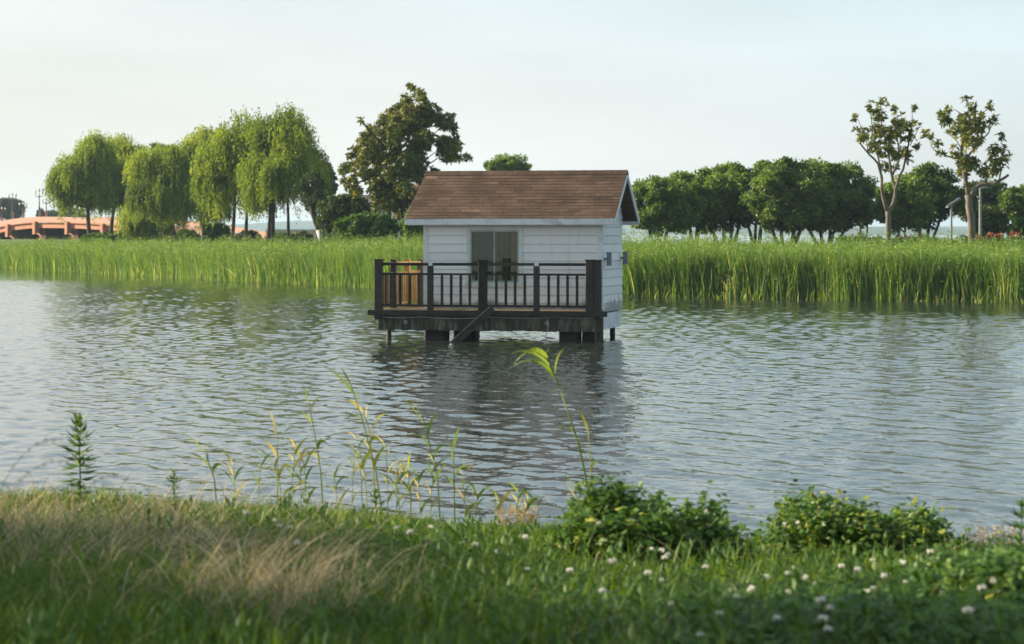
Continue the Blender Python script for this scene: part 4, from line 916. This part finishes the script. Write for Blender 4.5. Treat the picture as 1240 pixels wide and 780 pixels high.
def near_straw():
    parts = []
    x, y = scatter(44000, 6.6, 14.8, fn=lambda x,y: straw_w(x,y)**1.2*.9+.004); 
    # gather into tussocks
    c = np.round(x/.22)+np.round(y/.3)*100; h = np.sin(c*12.9898)*43758.5453; h = h-np.floor(h)
    cx = (np.round(x/.22)+.3*(h-.5))*.22; cy = (np.round(y/.3)+.3*(h-.5))*.3
    x = cx+(x-cx)*.7; y = cy+(y-cy)*.7; n = len(x)
    az = np.arctan2(y-cy, x-cx)+RNG.normal(0,.6,n)
    az = np.where(RNG.random(n) < .45, RNG.normal(.15,.5,n), az)
    V, Fc = blades(P3(x,y,-.01), az, RNG.uniform(.35,1.3,n), RNG.uniform(.13,.46,n)*(.6+.6*h)*(1+.25*gauss(x,y,-.95,9.6,.45,.9)), RNG.uniform(.003,.0058,n), RNG.uniform(.25,.9,n), 6, 1.5, RNG.normal(0,.8,n))
    parts.append((V, Fc, np.repeat(np.clip(.25+.4*h+RNG.normal(0,.2,n),0,1), 6)))
    V, Fc, T = join(parts)
    tag(mesh_obj('straw_grass', V, Fc, M['straw'], tint=T), 'dry tan grass lying in arching tufts on the bank', 'dry grass', kind='stuff')
near_straw()
def trefoils(x, y, h, size, rng, zc=None):
    n = len(x); base = P3(x,y) if zc is None else zc; parts = []
    C = base+np.stack([rng.normal(0,.02,n), rng.normal(0,.02,n), h], 1); up = unit(np.stack([rng.normal(0,.35,n), rng.normal(0,.35,n)-.15, np.ones(n)],1))
    a0 = rng.uniform(0,6.28,n); T = None
    tint = np.clip(.4+rng.normal(0,.2,n), 0, 1)
    for k in range(3):
        a = a0+k*2.094; d = np.stack([np.cos(a), np.sin(a), 0*a],1); d = unit(d-up*np.sum(d*up,1,keepdims=True))
        V, Fc = leaves(C, d, up, size, size*.85, -.1); parts.append((V, Fc, tint))
    return parts
def near_clover():
    rng = np.random.default_rng(101); x, y = scatter(52000, 6.2, 14.0, fn=clover_w, rng=rng); n = len(x)
    parts = trefoils(x, y, rng.uniform(.03,.15,n)*(.5+.6*clover_w(x,y)), rng.uniform(.018,.036,n), rng)
    x, y = scatter(5000, 7, 14.3, rng=rng, fn=lambda x,y: 1-straw_w(x,y)); n = len(x)
    parts += trefoils(x, y, rng.uniform(.04,.1,n), rng.uniform(.013,.022,n), rng)
    V, Fc, T = join(parts)
    tag(mesh_obj('clover_patch', V, Fc, M['clover'], tint=T), 'clover leaves carpeting the lower right of the bank', 'clover', kind='stuff')
near_clover()
def low_weeds():
    rng = np.random.default_rng(104); x, y = scatter(1500, 7, 13.3, rng=rng, fn=lambda x,y: np.clip(1-1.6*straw_w(x,y),0,1)*(1-.8*lawn_w(x,y))*(1-.5*lush_w(x,y))); n = len(x); parts = []
    Pb = P3(x,y); hh = rng.uniform(.05,.17,n); sz = rng.uniform(.045,.095,n)
    for k in range(9):
        a = rng.uniform(0,6.28)+k*2.4+rng.normal(0,.2,n); f = (k+1)/9
        D = unit(np.stack([np.cos(a),np.sin(a),.25+1.1*f**2+0*a],1)); C = Pb.copy(); C[:,2] += hh*f
        V, Fc = leaves(C, D, np.tile([0,0,1.],(n,1))+rng.normal(0,.2,(n,3)), sz*(1.2-.5*f), sz*.3, -.06); parts.append((V,Fc,np.clip(.35+.25*f+rng.normal(0,.15,n),0,1)))
    V, Fc, T = join(parts); tag(mesh_obj('low_weeds', V, Fc, M['bush'], tint=T), 'broad leaved low weeds mixed through the bank grass', 'weeds', kind='stuff')
low_weeds()
# clover heads
def clover_head():
    rng = np.random.default_rng(102); n = 70; d = unit(rng.normal(size=(n,3))); d = d[d[:,2] > -.55]; n = len(d)
    V, Fc = leaves(d*.0035, d, rdir(n,rng), .0085*rng.uniform(.8,1.15,n), .0042, .1); T = np.clip(.75+rng.normal(0,.12,n)-.5*(d[:,2] < -.2), 0, 1)
    return V+np.array([0,0,.10]), Fc, T
V, Fc, T = clover_head(); V2 = V.copy()
fl = thing('clover_flower', (0,0,0), 'small white clover head standing above the clover leaves', 'flower', 'white clover heads on the bank')
mesh_obj('flower_head', V, Fc, M['flower'], fl, T); MB().tube([(0,0,0),(.003,0,.05),(0,0,.10)], .0013, 4, .3).obj('stalk', M['clover'], fl)
fspots = [(1052,680,7),(1085,690,8),(1052,725,8.2),(1006,740,8.2),(1058,712,8),(1110,690,8.6),(1122,700,8.5),(910,730,8.3),(1100,708,8.2),(1183,712,7.6),(1195,725,7.6),(1172,755,7.4),(1188,735,7.5),(1128,678,9),
 (1168,678,9.4),(1160,685,9),(990,706,9),(973,705,9),(950,720,8.6),(955,700,9.2),(960,688,9.8),(1000,742,8),(1070,704,8.6),(890,712,9.1),(892,725,8.6),(915,720,8.8),(1046,720,8.2),(850,690,10),(811,662,11.4),
 (797,672,11),(812,672,11),(786,668,11.2),(842,665,11.6),(800,700,9.6),(805,680,10.4),(888,655,12),(892,664,11.8),(780,702,9.6),(815,730,8.6),(940,752,8.1),(1000,770,7.6),(850,770,7.6),(995,760,7.8),(1150,690,8.9),
 (800,660,11.8),(602,672,10.8),(640,690,10),(690,697,9.9),(572,668,11),(355,640,12.6),(337,638,12.8),(362,660,11.6),(480,640,12.4),(500,648,12),(520,640,12.4),(560,655,11.6),(740,690,10.1),(762,712,9.2),(735,722,8.8),(330,628,13.3),(300,632,13),(630,660,11.5),
 (1020,690,9.4),(1036,700,9.0),(1090,735,8),(1140,720,8),(1200,690,9),(1215,705,8.6),(930,705,9.4),(870,745,8.3)]
rng = np.random.default_rng(103)
for i, (px, py, Y) in enumerate(fspots):
    o = fl if i == 0 else copy_tree(fl)
    # find the distance at which a 10-15 cm stalk on the ground stands under that spot
    best = min(np.arange(6.8,14.2,.1), key=lambda q: abs(float(near_z(np.array((px-620)/F*q), np.array(q)))+.13-(EYE-(py-HOR)/F*q)))
    x = (px-620)/F*best; s = rng.uniform(.85,1.35)
    o.location = (x, best, float(near_z(np.array(x), np.array(best)))+.03); o.scale = (s*1.4, s*1.4, s*1.05); o.rotation_euler = (rng.normal(0,.12), rng.normal(0,.12), rng.uniform(0,6))
def shade_tree(loc, rx, rz_, zc, seed, label):  # unseen tree, added out of view at left to shade the bank
    rng = np.random.default_rng(seed); root = thing('unseen_shade_tree', loc, label, 'tree')
    c = np.array([0,0,zc]); cent = sub_blobs(c, (rx,rx,rz_), 85, rng, -.9, .3)
    V, Fc, T = foliage(cent, rng.uniform(.3,.6,len(cent)), 75, .15, .5, rng); mesh_obj('crown', V, Fc, M['broad'], root, T)
    trunk_mesh([(0,0,.2,.1,zc*.75,.2)], c, None, cent[rng.permutation(len(cent))[:14]], rng, M['bark'], root)
shade_tree((-11.6, 10.9, near_z(np.array(-11.6), np.array(10.9))), 2.5, 2.3, 5.3, 160, 'unseen leafy tree added to shade the lower near bank')
shade_tree((-13.4, 14.1, near_z(np.array(-13.4), np.array(14.1))), 1.7, 1.7, 4.6, 161, 'second unseen leafy tree added to shade the dry grass')
# bramble mounds on the brow
def bramble(px0, px1, ytop, ybase, Y, label, seed, nleaf=7000, yellow=.08):
    rng = np.random.default_rng(seed); cx = ((px0+px1)/2-620)/F*Y; rx = (px1-px0)/2/F*Y; gz = float(near_z(np.array(cx), np.array(Y))); h = (ybase-ytop)/F*Y
    root = thing('bramble_bush', (cx, Y, gz), label, 'bush', 'leafy mounds on the brow of the bank')
    k = 150; u = rng.uniform(-1,1,k); v = rng.uniform(-1,1,k); ok = u*u+v*v < 1; u, v = u[ok], v[ok]
    prof = np.sqrt(np.maximum(1-u*u-v*v,0))**.8; bump_ = 1+.25*np.sin(u*5+seed*.37)+.2*np.sin(u*11+1)+.15*rng.normal(size=len(u))
    zz = prof*h*bump_*.85; C = np.stack([u*rx, v*.5, zz*rng.uniform(.75,1.,len(u))+near_z(cx+u*rx, Y+v*.5)-gz+.02],1)
    idx = rng.integers(0,len(C),nleaf); P = C[idx]+rng.normal(0,1,(nleaf,3))*np.array([.055,.055,.05]); P[:,2] = np.maximum(P[:,2], near_z(cx+P[:,0], Y+P[:,1])-gz+.01)
    parts = []
    N = unit(np.stack([rng.normal(-.1,.5,nleaf), rng.normal(-.25,.5,nleaf), np.ones(nleaf)],1)); D = unit(np.stack([rng.normal(0,1,nleaf), rng.normal(-.2,1,nleaf), rng.normal(-.25,.4,nleaf)],1))
    l = rng.uniform(.03,.06,nleaf); V, Fc = leaves(P, D, N, l, l*.72, -.08)
    ti = np.clip(.35+rng.normal(0,.1,len(C))[idx]+rng.normal(0,.12,nleaf), 0, .72); ti = np.where(rng.random(nleaf) < yellow, rng.uniform(.75,1,nleaf), ti)
    parts.append((V, Fc, ti))
    V, Fc, T = join(parts); mesh_obj('foliage', V, Fc, M['bramble'], root, T)
    m = MB()
    for i in range(26):
        c = C[rng.integers(len(C))]; b0 = (c[0]*.7, c[1]*.7, -.03+float(near_z(np.array(cx+c[0]*.7), np.array(Y+c[1]*.7)))-gz)
        m.tube(bez(b0, (c[0]*.85, c[1]*.85, c[2]*.7), c+np.array([rng.normal(0,.05),rng.normal(0,.05),rng.uniform(.02,.07)]), 5), [.004,.0035,.003,.0025,.002], 5)
    m.obj('stems', M['stalk'], root)
    # faded flower heads along the top
    n = 40; idx = rng.integers(0,len(C),n); hd = []
    for i in idx:
        if rng.random() < .5: 
            q = unit(rng.normal(size=(26,3))); V, Fc = leaves(C[i]+np.array([0,-.02,.06])+q*.004, q, rdir(26,rng), .012, .006); hd.append((V,Fc,np.clip(rng.uniform(.05,.75)+rng.normal(0,.1,26),0,1)))
    V, Fc, T = join(hd); mesh_obj('flower_heads', V, Fc, M['flower'], root, T)
bramble(660, 905, 608, 682, 12.4, 'larger darker leafy mound on the brow below the tall reed shoots', 111, 9500, .03)
bramble(918, 1155, 614, 662, 13.6, 'lower leafy mound with yellow leaves and faded flower heads, right on the brow', 112, 8000, .12)
bramble(1120, 1330, 668, 730, 9.6, 'dark leafy mound cut by the right edge, in front of the dry stalks', 113, 8000, .01)

# mugwort-like weeds
def weed(px, ytop, ybase, Y, label, seed, nwh=16, spread=.075):
    rng = np.random.default_rng(seed); x = (px-620)/F*Y; gz = float(near_z(np.array(x), np.array(Y))); h = EYE-(ytop-HOR)/F*Y-gz
    root = thing('tall_weed', (x, Y, gz-.01), label, 'weed', 'feathery weeds at the brow')
    pts = [(0,0,0),(.006,0,h*.4),(.0,0,h*.75),(.01,0,h*.97)]; MB().tube(pts, [.006,.005,.004,.002], 6, .3).obj('stem', M['bush'], root)
    parts = []
    for i in range(nwh):
        u = i/(nwh-1); z = h*(.22+.78*u); n = 9; a = rng.uniform(0,6.28)+np.arange(n)*2.4
        D = unit(np.stack([np.cos(a), np.sin(a), -.05+1.2*u**2+0*a],1)+rng.normal(0,.16,(n,3))); l = spread*(.62+.5*math.sin(math.pi*u**.8))*rng.uniform(.6,1.2,n)
        P = np.tile([.003,0,z],(n,1)); V, Fc = leaves(P, D, np.tile([0,0,1.],(n,1))+rng.normal(0,.2,(n,3)), l, l*.3, -.06); parts.append((V,Fc,np.clip(.3+.3*u+rng.normal(0,.15,n),0,1)))
    V, Fc, T = join(parts); mesh_obj('leaves', V, Fc, M['bush'], root, T)
weed(96, 508, 592, 13.6, 'tallest feathery weed standing alone at the left brow', 121, 13, .115)
weed(210, 570, 606, 13.9, 'short feathery weed at the brow right of the tallest weed', 122, 10, .055)
weed(455, 596, 622, 14.2, 'broad leaved seedling weed at the brow below the tan reeds', 123, 6, .07)

# reed shoots at the water's edge
def shoot(pts, Y, leaves_, label, seed, group='reed shoots at the near water edge', dry=.0, r=.0062, gz=None):
    """pts: stem positions from base to tip; leaves_: (fraction, side, length, droop)"""
    rng = np.random.default_rng(seed); P = [W(px, py, Y) for px, py in pts]
    x = P[0][0]; g = float(near_z(np.array(x), np.array(Y))); P[0][2] = min(P[0][2], g-.02); o = np.array([x, Y, g])
    root = thing('reed_shoot', o, label, 'reed', group)
    Q = [p-o for p in P]
    for i, q in enumerate(Q): q[1] += rng.normal(0,.02)*i
    fine = []
    for i in range(len(Q)-1):
        for u in (0,.33,.67): fine.append(Q[i]*(1-u)+Q[i+1]*u)
    fine.append(Q[-1])
    MB().tube(fine, np.linspace(r, r*.45, len(fine)).tolist(), 6, .35+dry*.6).obj('stem', M['shoot'], root, smooth=True)
    parts = []; Fi = np.array(fine)
    for fr, side, ln, droop in leaves_:
        k = fr*(len(Fi)-1); i = min(int(k), len(Fi)-2); p = Fi[i]*(1-(k-i))+Fi[i+1]*(k-i)
        ax = unit((Fi[min(i+1,len(Fi)-1)]-Fi[max(i-1,0)])[None])[0]
        dy = rng.normal(0,.35); d = unit(np.array([[side, dy, 0]]))[0]; wd = ln*.08*rng.uniform(.8,1.2); segs = 7; V = []
        sd_ = unit(np.cross(d, ax)[None]+rng.normal(0,.45,(1,3)))[0]
        sd_ = unit((np.array([0,0,1])*.55+np.array([-d[0]*.2,.5,0])+sd_*.5)[None])[0]
        for j in range(segs+1):
            u = j/segs; c = p+ax*ln*(u*.80-.25*u*u)+d*ln*(.28*u+.30*u*u*min(1,droop+.25))+np.array([0,0,-1])*ln*droop*u**2.2
            w_ = wd*(min(1,u*5+.35))*(1-u**2.2)+.0006
            V += [c-sd_*w_/2, c+sd_*w_/2]
        Fc = np.array([[2*j,2*j+1,2*j+3,2*j+2] for j in range(segs)]); tt = np.clip((.85 if rng.random() < dry else .34)+rng.normal(0,.12)+.0, 0, 1)
        parts.append((np.array(V), Fc, np.full(segs, tt)))
    V, Fc, T = join(parts); mesh_obj('foliage', V, Fc, M['shoot'], root, T)
LV = lambda n, rng, a=.35, b=.98, L=(.22,.38): [(a+(b-a)*i/max(1,n-1), (-1 if i % 2 else 1), rng.uniform(*L), rng.uniform(.0,.28)) for i in range(n)]
rr = np.random.default_rng(130)
shoot([(720,640),(712,590),(700,535),(688,500),(678,470),(668,448),(662,425)], 15.2, [(.98,.3,.22,.0),(.92,-1,.50,.42),(.86,-1,.46,.22),(.80,-1,.52,.55),(.76,.35,.42,.0),(.72,-.4,.46,.05),(.60,-1,.20,.2),(.38,-1,.26,.6)], 'tallest reed shoot bending left with a drooping leaf tuft at its tip', 131, r=.008)
shoot([(718,640),(717,600),(715,560),(712,520)], 15.1, [(.98,-.3,0.270,.0),(.7,-.6,0.378,.1),(.6,.5,0.297,.5),(.4,-1,0.324,.9)], 'orange tinged reed shoot close beside the tallest one', 132, dry=.6)
shoot([(470,625),(455,570),(440,510),(425,462)], 15.2, [(.97,-.3,0.230,.0),(.9,-.5,0.324,.0),(.8,.5,0.270,.1),(.66,-1,0.216,.5),(.5,1,0.270,.6),(.4,-1,0.270,.6)], 'tall slim reed shoot leaning left with narrow leaves left of the hut reflection', 133, dry=.25)
shoot([(458,625),(452,570),(447,520),(440,498)], 15.3, LV(6, rr), 'yellowing reed shoot just right of the tall slim one', 134, dry=.8)
shoot([(395,615),(388,570),(382,530),(375,486)], 15.2, [(.97,-.3,0.270,.0),(.9,.3,0.243,.1),(.8,-1,0.270,.3),(.55,1,0.270,.6),(.45,-1,0.243,.7)], 'reed shoot with a forked green tip left of the yellowing reeds', 135, dry=.3)
shoot([(335,615),(337,575),(334,525)], 15.1, [(.95,-.3,0.297,.0),(.8,.3,0.338,.05),(.7,-.8,0.297,.1),(.5,1,0.243,.4)], 'bright yellow green reed shoot with upright leaves at left', 136, dry=.4)
shoot([(266,615),(260,580),(248,545)], 15.0, [(.95,-.6,0.270,.05),(.8,.3,0.270,.0),(.7,-.9,0.270,.2),(.6,.9,0.270,.5)], 'short green reed shoot leaning left near the short weed', 137)
shoot([(536,635),(530,580),(520,535),(512,502)], 15.3, [(.97,-.5,0.243,.0),(.88,-.4,0.324,.0),(.75,.4,0.270,.0),(.62,-.8,0.270,.2),(.5,.7,0.297,.2)], 'leafy green reed shoot leaning left in front of the hut reflection', 138)
shoot([(552,640),(550,590),(549,540)], 15.3, [(.97,.2,0.270,.0),(.8,-.3,0.297,.0),(.6,.7,0.270,.3),(.5,-.7,0.243,.3)], 'upright green reed shoot right of the leafy one', 139)
shoot([(498,632),(497,600),(494,566)], 15.2, [(.95,.3,0.270,.0),(.8,-.4,0.270,.1),(.6,.8,0.270,.3),(.5,-.6,0.270,.2)], 'short bright reed shoot standing between two leafy shoots', 140, dry=.3)
small = [(285,612,282,563),(312,612,318,555),(352,612,358,540),(365,612,362,548),(372,615,368,560),(410,618,404,572),(425,620,430,545),(440,622,436,560),(470,625,468,540),(480,625,482,560),(510,632,506,575),(564,636,560,575),(575,638,578,600),(600,640,604,610),(625,642,628,596),(632,642,640,606),(655,642,650,612),(700,640,696,590),(520,632,526,560),(486,628,478,578),(448,622,432,530),(345,612,330,560)]
for i, (bx, by, tx, ty) in enumerate(small):
    shoot([(bx,by),((bx*1.2+tx*.8)/2,(by+ty)/2),(tx,ty)], 14.95+.03*(i % 9), LV(6, rr, .35, .97, (.14,.28)), 'thin pale reed stem among the taller shoots on the near edge', 150+i, 'thin reed stems at the near water edge', dry=.45, r=.0036)
# dry stalks at right, arching seed stems at left, leaf at the right edge
def dry_stalks(px0, px1, ytop, Y, n, label, seed):
    rng = np.random.default_rng(seed); x0 = ((px0+px1)/2-620)/F*Y; gz = float(near_z(np.array(x0), np.array(Y))); root = thing('dry_weed', (x0,Y,gz), label, 'dried weed'); m = MB()
    for i in range(n):
        x = rng.uniform(px0-620,px1-620)/F*Y-x0; h = (EYE-(ytop-HOR)/F*Y-gz)*rng.uniform(.5,1)
        m.tube(bez((x,rng.normal(0,.05),-.03),(x+rng.normal(0,.02),0,h*.6),(x+rng.normal(0,.06),rng.normal(0,.04),h),5), [.003,.0028,.0025,.002,.0015], 5, rng.random())
    m.obj('stems', M['stalk'], root)
    q = 260; P = np.stack([rng.uniform(px0-620,px1-620,q)/F*Y-x0, rng.normal(0,.06,q), rng.uniform(.05,1,q)**.8*(EYE-(ytop+10-HOR)/F*Y-gz)],1)
    V, Fc = leaves(P, rdir(q,rng), rdir(q,rng), rng.uniform(.02,.05,q), .01); mesh_obj('withered_leaves', V, Fc, M['stalk'], root, rng.random(q))
dry_stalks(1172, 1236, 628, 13.4, 26, 'withered tan stalks on the brow near the right edge', 141)
dry_stalks(600, 650, 606, 14.6, 12, 'withered tan stalks on the brow left of the larger mound', 142)
rng = np.random.default_rng(143)
for i, (pts, lab) in enumerate((([(-40,640),(-10,570),(30,530),(72,533)],'topmost arching tan grass stem at the left edge over the water'),([(-40,640),(-5,580),(40,556),(80,560)],'lower arching tan grass stem at the left edge over the water'),([(60,630),(85,585),(120,565),(150,580)],'arching tan grass stem right of the tallest feathery weed'))):
    Y = 9.4; P = [W(a, b, Y) for a, b in pts]; g = float(near_z(np.array(P[0][0]), np.array(Y))); o = np.array([P[0][0], Y, g]); root = thing('grass_stem', o, lab, 'grass stem')
    Q = [p-o for p in P]; Q[0][2] = -.02; c = []
    for u in np.linspace(0,1,14): c.append(tuple((1-u)**3*Q[0]+3*u*(1-u)**2*Q[1]+3*u*u*(1-u)*Q[2]+u**3*Q[3]))
    MB().tube(c, np.linspace(.0016,.0008,14).tolist(), 5, .4).obj('stem', M['straw'], root)
    n = 60; k = rng.integers(7,14,n); Pp = np.array(c)[k]+rng.normal(0,.004,(n,3)); D = unit(np.array(c)[np.minimum(k,13)]-np.array(c)[k-1]+rng.normal(0,.008,(n,3))); V, Fc = leaves(Pp, D, rdir(n,rng), .014, .003); mesh_obj('seed_head', V, Fc, M['straw'], root, rng.random(n))
weed(1236, 612, 660, 10.5, 'green leafy weed cut by the right edge of the picture', 144, 8, .09)
